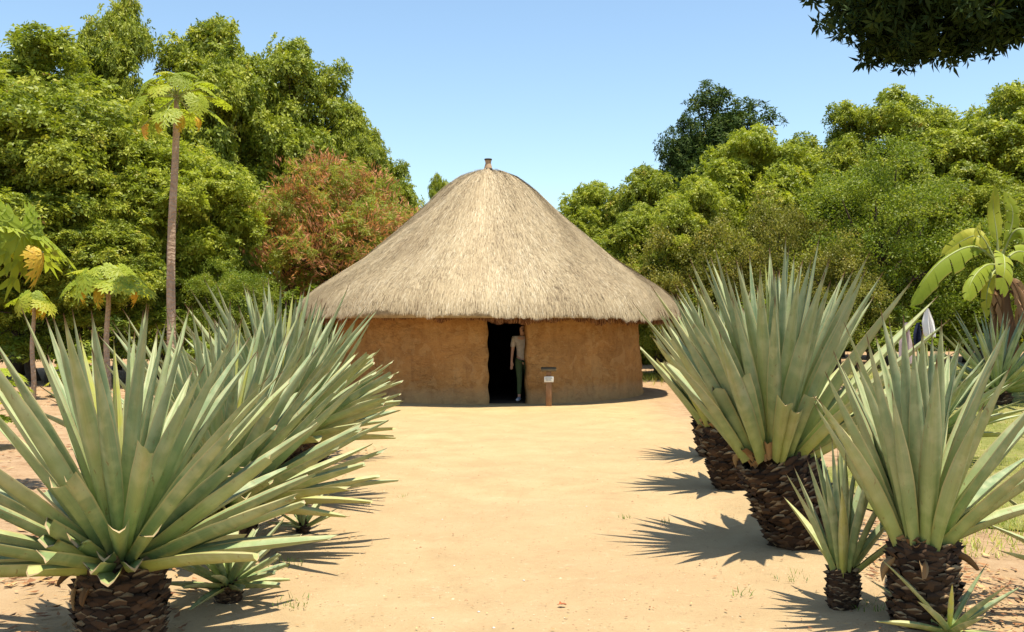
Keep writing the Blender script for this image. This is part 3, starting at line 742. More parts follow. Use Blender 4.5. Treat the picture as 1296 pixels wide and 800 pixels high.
def agave(px, d, th, tr, n, L, W, elmin, label, seed, lean=(0, 0), cutf=None, extra=(), group='agaves lining the sand path', scale_size=.075, elmax=88, pw=.9, name='agave_plant', elf=None):
    global rng
    g = np.random.default_rng(seed); sv = rng; rng = g
    x = X(px, d); gz = float(gh(x, d))
    root = empty(name, (x, d, gz), label, 'agave', group)
    top = np.array([lean[0] * th, lean[1] * th, th])
    if tr > .03:
        mb = MB(); k_ = np.linspace(0, 1, 8)[:, None]
        tube(mb, np.array([0, 0, -.08]) * (1 - k_) + (top + np.array([0, 0, .05])) * k_, tr * .93 * np.interp(k_[:, 0], [0, .15, .5, .9, 1], [.84, .95, 1, .9, .6]), 20, wob=.02)
        tk = mb.build('trunk', M['core'], root, smooth=True)
        ms = MB(); scales(ms, (0, 0, -.02), top, tr, scale_size, g); ms.build('leaf_scars', M['scale'], tk)
    mb = MB(); a0 = g.uniform(0, 6.28)
    for i in range(n):
        f = (i + .5) / n; az = a0 + i * 2.39996 + g.uniform(-.12, .12)
        el = R(elmax - (elmax - elmin) * f ** pw + g.uniform(-5, 5) * (0.3 + f))
        if elf: el = elf(el, az, f)
        l = L * np.interp(f, [0, .06, .2, .8, 1], [.80, .95, 1.0, .95, .8]) * g.uniform(.84, 1.06)
        w = W * np.interp(f, [0, .08, .3, 1], [.45, .8, 1, 1.02]) * g.uniform(.85, 1.1)
        b = top + np.array([math.cos(az), math.sin(az), 0]) * tr * (.12 + .72 * f ** .8) + np.array([0, 0, .13 * (1 - f) * tr / .2 - .02])
        b = b + np.array([lean[0], lean[1], 0]) * .05
        tc = cutf(f, az, math.degrees(el), g) if cutf else 1.0
        rn = g.uniform(.08, .62) + (.2 if f > .85 else 0); rn = .97 if (f < .07 and g.random() < .5) else rn
        # lean tips the whole rosette
        leaf_geo(mb, b, az, el - (lean[0] * math.cos(az) + lean[1] * math.sin(az)) * .5, l, w, tc, g.uniform(-.06, .05) + .03 * (f > .5), g.uniform(-.04, .04), rn, g.uniform(-.35, .35), g.uniform(.8, 1.25), .05 * f * g.random())
    for e in extra:
        az, el, l, w, tc = e; az, el = R(az), R(el)
        leaf_geo(mb, top + np.array([math.cos(az), math.sin(az), 0]) * tr * .7, az, el, l, w, tc, 0, 0, .55, 0, 1.0)
    mb.build('leaves', M['agave'], root, smooth=True)
    if tr > .15:
        md = MB()
        for q in range(6):
            az = g.uniform(0, 6.28); hh = g.uniform(.75, 1.0)
            leaf_geo(md, top * hh + np.array([math.cos(az), math.sin(az), 0]) * tr * .95, az, R(g.uniform(-70, -20)), L * g.uniform(.07, .15), W * g.uniform(.25, .5), g.choice([.6, .8, 1.0]), -.3, g.uniform(-.2, .2), g.random() * .8, g.uniform(-.9, .9), 1.8)
        for q in range(26):
            az = g.uniform(0, 6.28)
            leaf_geo(md, top * g.uniform(.9, 1.02) + np.array([math.cos(az), math.sin(az), 0]) * tr * .78, az, R(g.uniform(20, 70)), tr * g.uniform(.4, .9), W * g.uniform(.4, .75), g.uniform(.3, .6), 0, 0, g.random(), g.uniform(-.3, .3), 1)
        md.build('dead_leaves', M['deadagave'], root, smooth=True)
    rng = sv
    return root

cosd = lambda a: math.cos(a)
def cut_left(f, az, el, g):
    """left row: trimmed on the path side (+x) and stubbed towards the camera"""
    tow = -math.sin(az); px_ = math.cos(az)
    if el < 58 and tow > .62: return g.uniform(.22, .6) if el < 40 else g.uniform(.6, 1.0)
    if el < 48 and px_ > .1: return g.uniform(.74, .93)
    if el < 30: return g.uniform(.6, .95)
    return 1.0
def cut_l1(f, az, el, g):
    tow = -math.sin(az); px_ = math.cos(az)
    if tow > .72: return g.uniform(.15, .36) if el < 38 else (g.uniform(.4, .7) if el < 55 else 1.0)
    if el < 50 and px_ > .1: return g.uniform(.66, .92)
    if el < 26: return g.uniform(.55, .9)
    return 1.0
def cut_r2(f, az, el, g):
    tow = -math.sin(az)
    if el < 42 and tow > .5: return g.uniform(.3, .6)
    if el < 24: return g.uniform(.6, .95)
    return 1.0
def fan(left, right, front, back, elmin, elmax=88):
    """how far the rosette opens in each direction (lowest leaf angle in degrees)"""
    def f_(el, az, f):
        c, s = math.cos(az), math.sin(az)
        e = (left if c < 0 else right) * c * c + (front if s < 0 else back) * s * s
        return R(elmax) - (R(elmax) - el) * (elmax - e) / (elmax - elmin)
    return f_
def cut_r(f, az, el, g):
    tow = -math.sin(az)
    if f > .72 and tow > .3: return g.uniform(.3, .55) if g.random() < .6 else 1.0
    if f > .8: return g.uniform(.7, 1.0)
    return 1.0
agave(155, 4.9, .41, .205, 90, 1.27, .096, 0, 'large front left agave on a scaly trunk, cropped by the left edge', 11, cutf=cut_l1, scale_size=.056)
agave(284, 6.9, .33, .20, 145, 1.36, .095, 2, 'second left agave along the path, just behind the front one', 12, cutf=cut_left)
agave(352, 9.0, .54, .20, 150, 1.42, .095, 3, 'third left agave, its trimmed leaves fanning over the path', 13, cutf=cut_left)
agave(394, 11.6, .50, .2, 100, 1.25, .095, 5, 'farthest left agave, nearest the hut wall', 14, cutf=cut_left)
agave(246, 10.2, .25, .16, 70, 1.05, .10, 8, 'smaller agave behind the left row, beside the tall papaya trunk', 15)
agave(290, 5.75, .10, .07, 30, .52, .055, -4, 'small agave sucker lying low right of the front left trunk', 16, elmax=62, cutf=lambda f, a, e, g: g.uniform(.6, 1), scale_size=.03)
agave(384, 7.6, .06, .04, 14, .36, .04, 5, 'tiny dark agave sucker at the path edge of the left row', 17, elmax=80, scale_size=.03)
agave(1166, 5.2, .42, .165, 42, 1.13, .094, 10, 'front right agave with a pineapple-like trunk', 21, scale_size=.052, elf=fan(58, 6, 62, 30, 10))
agave(1066, 5.6, .21, .08, 20, .74, .058, 20, 'small young agave between the two big right agaves', 22, scale_size=.036, elf=fan(60, 28, 60, 40, 20))
agave(1200, 5.0, .02, .03, 12, .45, .045, 8, 'low agave sucker at the foot of the front right agave', 23, elmax=60)
agave(1024, 7.2, .62, .27, 86, 1.45, .108, 6, 'tallest agave on the right, its thick trunk leaning to the path', 24, lean=(-.42, -.06), cutf=cut_r, scale_size=.064, elf=fan(66, 8, 50, 25, 6),
      extra=((20, 42, 1.75, .12, 1.0), (12, 30, 1.5, .12, 1.0)))
agave(936, 9.7, .60, .25, 66, 1.25, .105, 10, 'agave behind the tallest right one, its trunk showing beside the path', 25, lean=(-.22, 0), cutf=cut_r, elf=fan(58, 25, 50, 30, 10))
agave(908, 12.0, .62, .23, 60, 1.15, .10, 10, 'farthest agave of the right row, mostly hidden by the others', 26, lean=(-.1, 0), elf=fan(58, 25, 50, 30, 10))
agave(1176, 11.5, .30, .2, 70, 1.1, .10, 4, 'agave hung with laundry behind the front right agave', 27)
agave(1262, 17.0, .25, .2, 60, 1.5, .09, 4, 'dark spiky agave in the shade below the banana plant', 28)
agave(868, 28.0, .1, .08, 50, .85, .06, 6, 'small distant agave on the grass right of the hut', 29)
agave(1400, 5.6, .20, .12, 24, .75, .08, 0, 'agave at the right photo edge with only leaf tips in view', 30)

# ---------------------------------------------------------------- hut
HC = np.array([-.57, 23.8]); WR = 3.59; RR = 4.5
hut = empty('round_hut', (HC[0], HC[1], 0), 'round mud-walled hut with a conical thatched roof and dark doorway', 'hut')
PROF = np.array([(0.02, 5.31), (.30, 5.28), (.68, 5.13), (.91, 4.97), (1.15, 4.78), (1.66, 4.28), (2.26, 3.77), (3.02, 3.15), (3.66, 2.72), (4.07, 2.45), (4.33, 2.22), (4.50, 1.99), (4.57, 1.80)])
def roofz(r): return np.interp(r, PROF[:, 0], PROF[:, 1])
def lump(a, r): return .045 * np.sin(a * 3 + 1) * (r / 4.5) + .02 * np.sin(a * 7 + r * 2) + .012 * np.sin(a * 17 + r * 5)
# wall
a1, a2 = math.asin((-.50 + .57) / WR), math.asin((.305 + .57) / WR)
angs = np.concatenate([np.linspace(a2, a1 + 2 * math.pi, 200), np.linspace(a1, a2, 11)[1:-1]])
nA = len(angs); zs = np.array([0, .04] + list(np.linspace(.12, 1.92, 26)) + list(np.linspace(2.0, 2.56, 8)))
kdoor = 27   # faces below this row are open in the doorway
def ringv(rad, bump_):
    AA, ZZ = np.meshgrid(angs, zs); r = rad + (bump_ * (.03 * np.sin(AA * 5 + ZZ * 2) + .02 * np.sin(AA * 13 + 2 * np.sin(ZZ * 3)) + .010 * rng.standard_normal(AA.shape)) if bump_ else 0)
    r = r + bump_ * .06 * np.exp(-ZZ * 6)
    shear = .03 * np.clip(1 - ZZ / 1.9, 0, 1)
    A2 = AA + np.where((np.abs(AA - a1) < .02) | (np.abs(AA - a1 - 2 * math.pi) < .02), shear / WR + .004 * np.sin(ZZ * 14), 0) + np.where(np.abs(AA - a2) < .02, .6 * shear / WR + .004 * np.sin(ZZ * 11), 0)
    return np.stack([r * np.sin(A2), -r * np.cos(A2), ZZ], -1)
Vo = ringv(WR, 1.0); Vi = ringv(WR - .22, 0)
nz = len(zs); Fo = []; Fi = []; Fj = []
for r_ in range(nz - 1):
    for c_ in range(nA):
        door = (c_ >= 199) and r_ < kdoor
        a = r_ * nA + c_; b = r_ * nA + (c_ + 1) % nA
        if not door: Fo.append([a, b, b + nA, a + nA]); Fi.append([a + nA, b + nA, b, a])
off = nz * nA
for r_ in range(kdoor):
    a = r_ * nA; Fj.append([a, a + nA, a + nA + off, a + off])                     # right jamb (angle a2)
    b = r_ * nA + 199; Fj.append([b + nA, b, b + off, b + nA + off])
for c_ in range(199, nA):
    a = kdoor * nA + c_; b = kdoor * nA + (c_ + 1) % nA; Fj.append([a, b, b + off, a + off])
wall = mesh('wall', np.vstack([Vo.reshape(-1, 3), Vi.reshape(-1, 3)]), [np.array(Fo), np.array(Fi) + off, np.array(Fj)], M['mud'], smooth=True, parent=hut)
wall.data.materials.append(M['insideshade'])
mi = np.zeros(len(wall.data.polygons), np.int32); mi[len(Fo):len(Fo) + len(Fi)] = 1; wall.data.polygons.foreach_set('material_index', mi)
mb = MB(); rev(mb, [(0.01, .03), (WR - .24, .03), (WR - .24, -.05)], 48); mb.build('earth_floor', M['insideshade'], hut)  # floor painted in the same indoor shade colour
# roof body
na = 120; a = np.linspace(0, 2 * math.pi, na, endpoint=False)
pr = np.vstack([PROF, [(4.50, 1.775), (4.34, 1.82), (4.1, 1.94), (3.55, 2.38), (1.6, 3.95), (0.02, 4.95)]])
AA, RRr = np.meshgrid(a, pr[:, 0]); ZZ = np.broadcast_to(pr[:, 1:2], AA.shape).copy()
ZZ[:len(PROF)] += lump(AA[:len(PROF)], RRr[:len(PROF)])
ZZ -= .03
roof = mesh('thatched_roof', np.stack([RRr * np.cos(AA), RRr * np.sin(AA), ZZ], -1).reshape(-1, 3), grid_faces(na, len(pr), True), M['thatchbase'], smooth=True, parent=hut)
roof.data.materials.append(M['insideshade']); mi = np.zeros(len(roof.data.polygons), np.int32); mi[(len(PROF)) * na:] = 1; roof.data.polygons.foreach_set('material_index', mi)  # underside painted near-black for the shade below the thatch
# straw strands, laid down the slope
n = 300000; cum = np.concatenate([[0], np.cumsum(np.hypot(np.diff(PROF[:, 0]), np.diff(PROF[:, 1])))]); S = cum[-1]
r0 = 4.55 * np.sqrt(rng.random(n)); a = rng.random(n) * 2 * math.pi
s0 = np.interp(r0, PROF[:, 0], cum); Ls = rng.uniform(.12, .42, n); s1 = s0 + Ls
def prof_at(s): return np.interp(s, cum, PROF[:, 0]) + np.maximum(0, s - S) * .35, np.interp(s, cum, PROF[:, 1]) - np.maximum(0, s - S) * .93
s1 = np.minimum(s1, S + .01 + .05 * rng.random(n) + .03 * np.sign(np.sin(a * 23 + 2 * np.sin(a * 5))) * rng.random() + .03 * np.sin(a * 13) + .02 * np.sin(a * 41) + .02 * np.sin(a * 111))
ra, za = prof_at(s0); rb, zb = prof_at(s1); rm, zm = prof_at((s0 + s1) / 2)
da = rng.normal(0, .05, n) * Ls / np.maximum(ra, .4) + np.where(rng.random(n) < .04, rng.normal(0, .22, n), 0) * Ls / np.maximum(ra, .4)
clmp = .02 * np.sin(a * 60 + s0 * 3) ; da = da + clmp * Ls / np.maximum(ra, .5)
lift0 = rng.uniform(-.012, .015, n); lift1 = rng.uniform(.0, .04, n)
def pt(r, z, ang, lift): return np.stack([(r + lift * .6) * np.cos(ang), (r + lift * .6) * np.sin(ang), z + lump(ang, r) + lift * .8 - .01], -1)
pA = pt(ra, za, a, lift0); pM = pt(rm, zm, a + da * .5, lift1 * .8); pB = pt(rb, zb, a + da, lift1 * .7)
w = rng.uniform(.002, .006, n)[:, None]; tg = np.stack([-np.sin(a), np.cos(a), 0 * a], -1)
V = np.stack([pA - tg * w * .7, pA + tg * w * .7, pM + tg * w, pB + tg * w * .35, pB - tg * w * .35, pM - tg * w], 1)
At = np.zeros_like(V); rr_ = np.clip(.52 + .2 * rng.standard_normal(n) + .10 * np.sin(a * 31 + 2 * np.sin(s0)) * .5 + .08 * np.sin(a * 9 + s0 * 1.7), 0, 1)
dk = rng.random(n) < .07; rr_[dk] *= .3; rr_ = np.clip(rr_ + .10 * rng.standard_normal(n), 0, 1)
At[..., 2] = rr_[:, None]
bb = np.arange(n)[:, None] * 6
mesh('straw', V.reshape(-1, 3), [np.concatenate([bb + np.array([[0, 1, 2, 5]]), bb + np.array([[5, 2, 3, 4]])])], M['straw'], At.reshape(-1, 3), parent=roof)
# ragged eave: pale cut ends outside, brown older straw inside hanging over the wall top
def fringe(n, r_lo, r_hi, z0, z1a, z1b, mat, name, rl=0, rh=1, lean=.05):
    a = rng.random(n) * 2 * math.pi; r = rng.uniform(r_lo, r_hi, n); z1 = rng.uniform(z1a, z1b, n) + .035 * np.sin(a * 19 + 2 * np.sin(a * 7)) + .02 * np.sin(a * 47) + .012 * np.sin(a * 97)
    w = rng.uniform(.004, .012, n)[:, None]; tg = np.stack([-np.sin(a), np.cos(a), 0 * a], -1); rd = np.stack([np.cos(a), np.sin(a), 0 * a], -1)
    pA = rd * r[:, None] + np.array([0, 0, z0]) + lump(a, 4.4)[:, None] * np.array([0, 0, 1]); pB = rd * (r + rng.uniform(-lean, lean, n))[:, None]; pB[:, 2] = z1 + lump(a, 4.4); pB += tg * rng.normal(0, .025, n)[:, None]
    V = np.stack([pA - tg * w, pA + tg * w, pB + tg * w * .5, pB - tg * w * .5], 1); At = np.zeros_like(V); At[..., 2] = rng.uniform(rl, rh, n)[:, None]
    mesh(name, V.reshape(-1, 3), np.arange(n)[:, None] * 4 + np.array([[0, 1, 2, 3]]), mat, At.reshape(-1, 3), parent=roof)
fringe(22000, 4.15, 4.47, 1.98, 1.665, 1.79, M['under'], 'eave_fringe', 0, 1, .03)
# clay pot turned as the finial
mb = MB(); rev(mb, [(.0, -.06), (.105, -.06), (.108, .005), (.098, .02)], 24, cz=5.34)
f1 = MB(); rev(f1, [(.098, .02), (.088, .06), (.078, .10), (.068, .135), (.066, .15), (.074, .19), (.084, .225), (.07, .225), (.05, .15), (.0, .14)], 28, cz=5.34)
pot = f1.build('finial_pot', M['pot'], hut, smooth=True); mb.build('pot_foot', M['potdark'], pot)
f2 = MB(); rev(f2, [(.085, .215), (.092, .225), (.094, .245), (.086, .25), (.06, .235)], 28, cz=5.34); f2.build('pot_rim', M['potdark'], pot)

# ---------------------------------------------------------------- sign post by the door
d = 19.75; x = X(694.5, d)
sp = empty('sign_post', (x, d, 0), 'short wooden post with slanted top board and small white plate by the door', 'sign post')
mb = MB(); box(mb, (0, 0, .30), (.115, .09, .62), bev=.012); mb.build('post', M['wood'], sp)
mb = MB(); box(mb, (0, .04, .73), (.30, .22, .05), bev=.008, rx=R(9)); mb.build('top_board', M['greywood'], sp)
mb = MB(); box(mb, (0, 0, .645), (.10, .08, .1)); mb.build('bracket', M['wood'], sp)
mb = MB(); box(mb, (0, -.062, .535), (.185, .014, .11), bev=.003); pl = mb.build('plate', M['plate'], sp)
mb = MB()
for i, (w_, o_) in enumerate(((.13, 0), (.145, 0), (.10, -.015), (.12, 0))): box(mb, (o_, -.0705, .57 - i * .021), (w_, .002, .006))
mb.build('text_lines', M['ink'], pl)

# ---------------------------------------------------------------- person in the doorway
def skin(name, pts, edges, mat, parent, root=0, sub=2):
    me = bpy.data.meshes.new(name + '_src'); me.from_pydata([p[:3] for p in pts], edges, [])
    o = bpy.data.objects.new(name, me); C.objects.link(o)
    m = o.modifiers.new('s', 'SKIN'); m.use_smooth_shade = True
    lay = me.skin_vertices[0].data
    for i, p in enumerate(pts):
        lay[i].radius = (p[3], p[4] if len(p) > 4 else p[3]); lay[i].use_root = (i == root)
    s = o.modifiers.new('d', 'SUBSURF'); s.levels = sub; s.render_levels = sub
    dg = bpy.context.evaluated_depsgraph_get(); ev = o.evaluated_get(dg)
    nm = bpy.data.meshes.new_from_object(ev); nm.name = name
    o.modifiers.clear(); o.data = nm; bpy.data.meshes.remove(me); nm.materials.clear(); nm.materials.append(mat)
    nm.polygons.foreach_set('use_smooth', np.ones(len(nm.polygons), bool))
    o.parent = parent; return o
pd = 20.88; pxx = X(661.5, pd)
per = empty('person', (pxx, pd, .03), 'person in a beige top and dark green trousers stepping out of the doorway', 'person')
# stepping: left photo-side leg forward, the other back
P_ = []; E_ = []
def v(*a): P_.append(a); return len(P_) - 1
def ch(ids): E_.extend(zip(ids[:-1], ids[1:]))
pel = v(.0, 0, .93, .13, .095); w1 = v(0, .0, 1.05, .115, .085); c1 = v(.0, 0, 1.22, .14, .10); c2 = v(.0, .0, 1.36, .13, .09); nk = v(-.005, -.01, 1.45, .055, .055)
h0 = v(-.01, -.03, 1.51, .06, .065); h1 = v(-.012, -.035, 1.58, .072, .088); h2 = v(-.012, -.02, 1.655, .065, .08)
ch([pel, w1, c1, c2, nk, h0, h1, h2])
fa = v(-.012, -.135, 1.575, .012); ch([h1, fa])
for sgn, hipx, kn, an, ft, to in ((-1, -.085, (-.085, -.16, .50), (-.10, -.20, .09), (-.12, -.27, .05), (-.16, -.36, .035)), (1, .085, (.10, .06, .49), (.12, .22, .10), (.12, .16, .045), (.12, .08, .035))):
    hp = v(hipx, 0, .86, .09, .09); k_ = v(*kn, .055); a_ = v(*an, .036); f_ = v(*ft, .035); t_ = v(*to, .028); ch([pel, hp, k_, a_, f_, t_])
for sgn, sh, elb, wr in ((-1, (-.185, .0, 1.37), (-.225, .02, 1.10), (-.255, -.06, .87)), (1, (.185, .0, 1.37), (.235, .05, 1.12), (.22, -.06, .93))):
    s_ = v(*sh, .058); e_ = v(*elb, .038); w_ = v(*wr, .025); pa = v(wr[0], wr[1] - .01, wr[2] - .07, .032, .018); ch([c2, s_, e_, w_, pa])
    for q, (dx, ln) in enumerate(((-.024, .060), (-.008, .07), (.008, .065), (.022, .05))):
        f1_ = v(wr[0] + dx * .9, wr[1] - .012 - .004 * q, wr[2] - .115, .0085); f2_ = v(wr[0] + dx, wr[1] - .03, wr[2] - .115 - ln, .007); ch([pa, f1_, f2_])
    t1 = v(wr[0] + .032, wr[1] - .03, wr[2] - .06, .010); t2 = v(wr[0] + .036, wr[1] - .045, wr[2] - .10, .008); ch([w_, t1, t2])
body = skin('body', P_, E_, M['skin'], per)
def sub_skin(name, pts, chains, mat):
    E = []
    for c in chains: E += list(zip(c[:-1], c[1:]))
    return skin(name, pts, E, mat, per)
sub_skin('top', [(0, 0, .87, .158, .125), (0, 0, 1.05, .135, .105), (0, 0, 1.22, .16, .12), (0, 0, 1.37, .145, .105), (-.19, 0, 1.38, .075), (-.225, .02, 1.16, .062), (.19, 0, 1.38, .075), (.235, .05, 1.17, .062), (0, -.005, 1.42, .08, .07)],
         [[0, 1, 2, 3, 8], [3, 4, 5], [3, 6, 7]], M['shirt'])
sub_skin('trousers', [(0, 0, 1.0, .140, .105), (-.085, 0, .85, .105, .105), (-.085, -.16, .50, .068), (-.10, -.195, .13, .050), (.085, 0, .85, .105, .105), (.10, .06, .49, .068), (.12, .21, .14, .050)],
         [[0, 1, 2, 3], [0, 4, 5, 6]], M['pants'])
for q, (A_, B_, C_) in enumerate((((-.10, -.20, .07), (-.12, -.28, .05), (-.17, -.385, .036)), ((.12, .22, .075), (.12, .15, .05), (.12, .06, .036)))):
    sh_ = skin('shoe', [(*A_, .048), (*B_, .046, .04), (*C_, .038, .032)], [(0, 1), (1, 2)], M['shoe'], per)
hr = skin('hair', [(-.012, -.005, 1.67, .075, .088), (-.012, .03, 1.60, .078, .075), (-.012, .05, 1.50, .05, .04)], [(0, 1), (1, 2)], M['hair'], per)
for sx in (-1, 1):
    mb = MB(); rev(mb, [(0.0001, -.008), (.007, -.004), (.009, 0), (.007, .004), (.0001, .008)], 10, cx=-.012 + sx * .03, cy=-.118, cz=1.585); mb.build('eye', M['eye'], per)
mb = MB(); tube(mb, [(-.035, -.112, 1.528), (-.012, -.120, 1.526), (.011, -.112, 1.528)], [.003, .006, .003], 6); mb.build('mouth', plain('lips', (.30, .10, .08), .6), per)
per.rotation_euler = (0, 0, R(6)); per.scale = (.945, .945, .945)

# ---------------------------------------------------------------- papayas
def blade(mb, origin, az, pitch, size, rnd, g, limp=.3, flat=1.0):
    """palmate papaya blade; hangs from its stalk end"""
    segs = []
    for i in range(9):
        a = (i - 4) / 4 * R(135); Lb = size * (1 - .38 * abs(i - 4) / 4) * g.uniform(.9, 1.1)
        d = np.array([math.cos(a), math.sin(a), 0])
        segs.append((np.zeros(3), a, Lb, size * .10))
        for f in (.42, .66):
            for sg in (-1, 1): segs.append((d * Lb * f, a + sg * R(48), Lb * (.42 if f < .5 else .30), size * .06))
    ca, sa, cp, sp_ = math.cos(az), math.sin(az), math.cos(pitch), math.sin(pitch)
    for p, a, Lb, W in segs:
        t = np.array([0, .3, .65, 1.]); w = np.array([.35, 1, .75, .03]) * W; d = np.array([math.cos(a), math.sin(a), 0]); s = np.array([-d[1], d[0], 0])
        c = p + d * (t * Lb)[:, None]; V = np.stack([c - s * w[:, None], c, c + s * w[:, None]], 1)
        V[:, 1, 2] -= w * .35
        r = np.hypot(V[..., 0], V[..., 1]); V[..., 2] -= limp * r ** 1.6 / size ** .6; V[..., 1] *= flat
        V = V.reshape(-1, 3); x_, y_, z_ = V.T; x2 = x_ * cp - z_ * sp_; z2 = x_ * sp_ + z_ * cp
        V = np.stack([x2 * ca - y_ * sa, x2 * sa + y_ * ca, z2], -1) + origin
        A = np.zeros((12, 3)); A[:, 1] = np.repeat(t, 3); A[:, 2] = np.clip(rnd + g.uniform(-.1, .1), 0, 1)
        mb.add(V, grid_faces(3, 4), A)
def papaya(px, d, py, tr, nl, stalk, size, label, seed, nyel=3, nbrown=0, fruit=0, bend=0, lowpitch=-20, name='papaya_tree', yaz=None, elr=(75, -15), pit=-38):
    g = np.random.default_rng(seed); x = X(px, d); gz = float(gh(x, d)); h = Z(py, d) - gz
    root = empty(name, (x, d, gz), label, 'papaya tree', 'papaya trees on the left')
    t = np.linspace(0, 1, 26); P = np.stack([bend * t ** 1.5 * h * .05 + .02 * np.sin(t * 9), 0 * t, t * h - .05], -1)
    mb = MB(); tube(mb, P, tr * np.interp(t, [0, .1, .9, 1], [1.25, 1, .7, .5]) * (1 + .03 * np.sin(t * 160)), 14, wob=.025); mb.build('trunk', M['papaya_bark'], root, smooth=True)
    top = P[-1]; ml = MB(); ms = MB()
    def one(az, el, st, sz, target, rnd, limp, flat=1.0, pitch=None):
        d_ = np.array([math.cos(az) * math.cos(el), math.sin(az) * math.cos(el), math.sin(el)])
        tt = np.linspace(0, 1, 6)[:, None]; Q = top - np.array([0, 0, .05]) + d_ * st * tt - np.array([0, 0, .18 * st]) * tt ** 2
        tube(ms, Q, np.linspace(.014, .008, 6) * (size / .45), 6, cap=False)
        blade(target, Q[-1], az, (el * .5 + R(pit) + g.uniform(-.6, .5)) if pitch is None else pitch, sz, rnd, g, limp, flat)
    for i in range(nl):
        f = i / nl; one(i * 2.4 + g.uniform(-.2, .2), R(elr[0] + (elr[1] - elr[0]) * f + g.uniform(-6, 6)), stalk * (.5 + .5 * f ** .5) * g.uniform(.9, 1.1), size * (.65 + .35 * min(1, f * 2)) * g.uniform(.85, 1.15), ml, g.uniform(.2, .8), g.uniform(.25, .5))
    ml.build('leaves', M['papaya'], root)
    if nyel:
        my = MB()
        for i in range(nyel):
            az = yaz[i] if yaz else i * 2.1 + g.uniform(-.3, .3)
            one(az, R(lowpitch), stalk * (1.15 if pit < -50 else g.uniform(.7, 1.0)), size * g.uniform(.5, .7), my, g.random(), 1.0, .6, R(-66))
        my.build('yellow_leaves', M['papaya_yellow'], root)
    if nbrown:
        my = MB()
        for i in range(nbrown): one(yaz[-1 - i] if yaz else 2, R(lowpitch), stalk * .85, size * .6, my, g.random(), 1.8, .35, R(-75))
        my.build('withered_leaves', M['papaya_brown'], root)
    ms.build('leaf_stalks', M['stalk'], root, smooth=True)
    for i in range(fruit):
        a = i * 2.4; mf = MB(); rev(mf, [(0.001, -.09), (.03, -.07), (.05, -.03), (.055, .01), (.04, .055), (.012, .08)], 12, cx=top[0] + math.cos(a) * .09, cy=math.sin(a) * .09, cz=top[2] - .18 - .05 * (i % 2))
        mf.build('fruit', M['fruit'], root, smooth=True)
papaya(215, 18.5, 116, .085, 24, .78, .38, 'tall papaya with a single slender trunk and umbrella crown', 51, nyel=4, bend=.35, lowpitch=-35, yaz=[3.3, 5.2, 4.4, 0.2], elr=(85, -22))
papaya(42, 20.5, 372, .05, 9, .35, .42, 'short thin papaya with drooping yellow-green leaves at far left', 52, nyel=2, lowpitch=-25, elr=(40, -10))
papaya(136, 19.5, 352, .06, 14, .75, .48, 'papaya with yellow leaves and green fruit behind the front left agave', 53, nyel=3, fruit=4, lowpitch=-5, yaz=[3.4, 0.1, 4.7], elr=(60, 0))
papaya(-42, 9.2, 285, .07, 16, .66, .52, 'near papaya reaching in from the left edge with large leaves', 54, pit=-62, nyel=1, nbrown=1, lowpitch=-2, yaz=[-.15, -.75], elr=(50, 2))
# low seedlings under the trees
def seedling(px, d, label, seed, h=.45, n=12, sz=.22, base=None):
    g = np.random.default_rng(seed); x = X(px, d); gz = float(gh(x, d)); root = empty('seedling', (x, d, gz), label, 'plant', 'seedlings on the left earth')
    ms = MB(); ml = MB(); tube(ms, [(0, 0, -.02), (.01, 0, h * .6), (0, .01, h)], [.016, .012, .008], 7)
    for i in range(n):
        az = i * 2.4; el = R(60 - 65 * i / n); d_ = np.array([math.cos(az) * math.cos(el), math.sin(az) * math.cos(el), math.sin(el)]); o = np.array([0, 0, h * (.95 - .5 * i / n)])
        tube(ms, [o, o + d_ * sz * .7, o + d_ * sz * 1.2], [.006, .005, .004], 5, cap=False); blade(ml, o + d_ * sz * 1.2, az, R(-20), sz, g.random(), g, .3)
    ms.build('stem', M['stalk'], root); ml.build('leaves', M['papaya'], root)
seedling(88, 21.5, 'leafy light green seedling on the earth beneath the left trees', 61, .55, 16, .26)
seedling(-6, 13.0, 'green seedling at the very left edge above the agave leaves', 62, .75, 12, .3)
seedling(112, 22.5, 'darker seedling beside the light green one under the left trees', 63, .6, 12, .22)

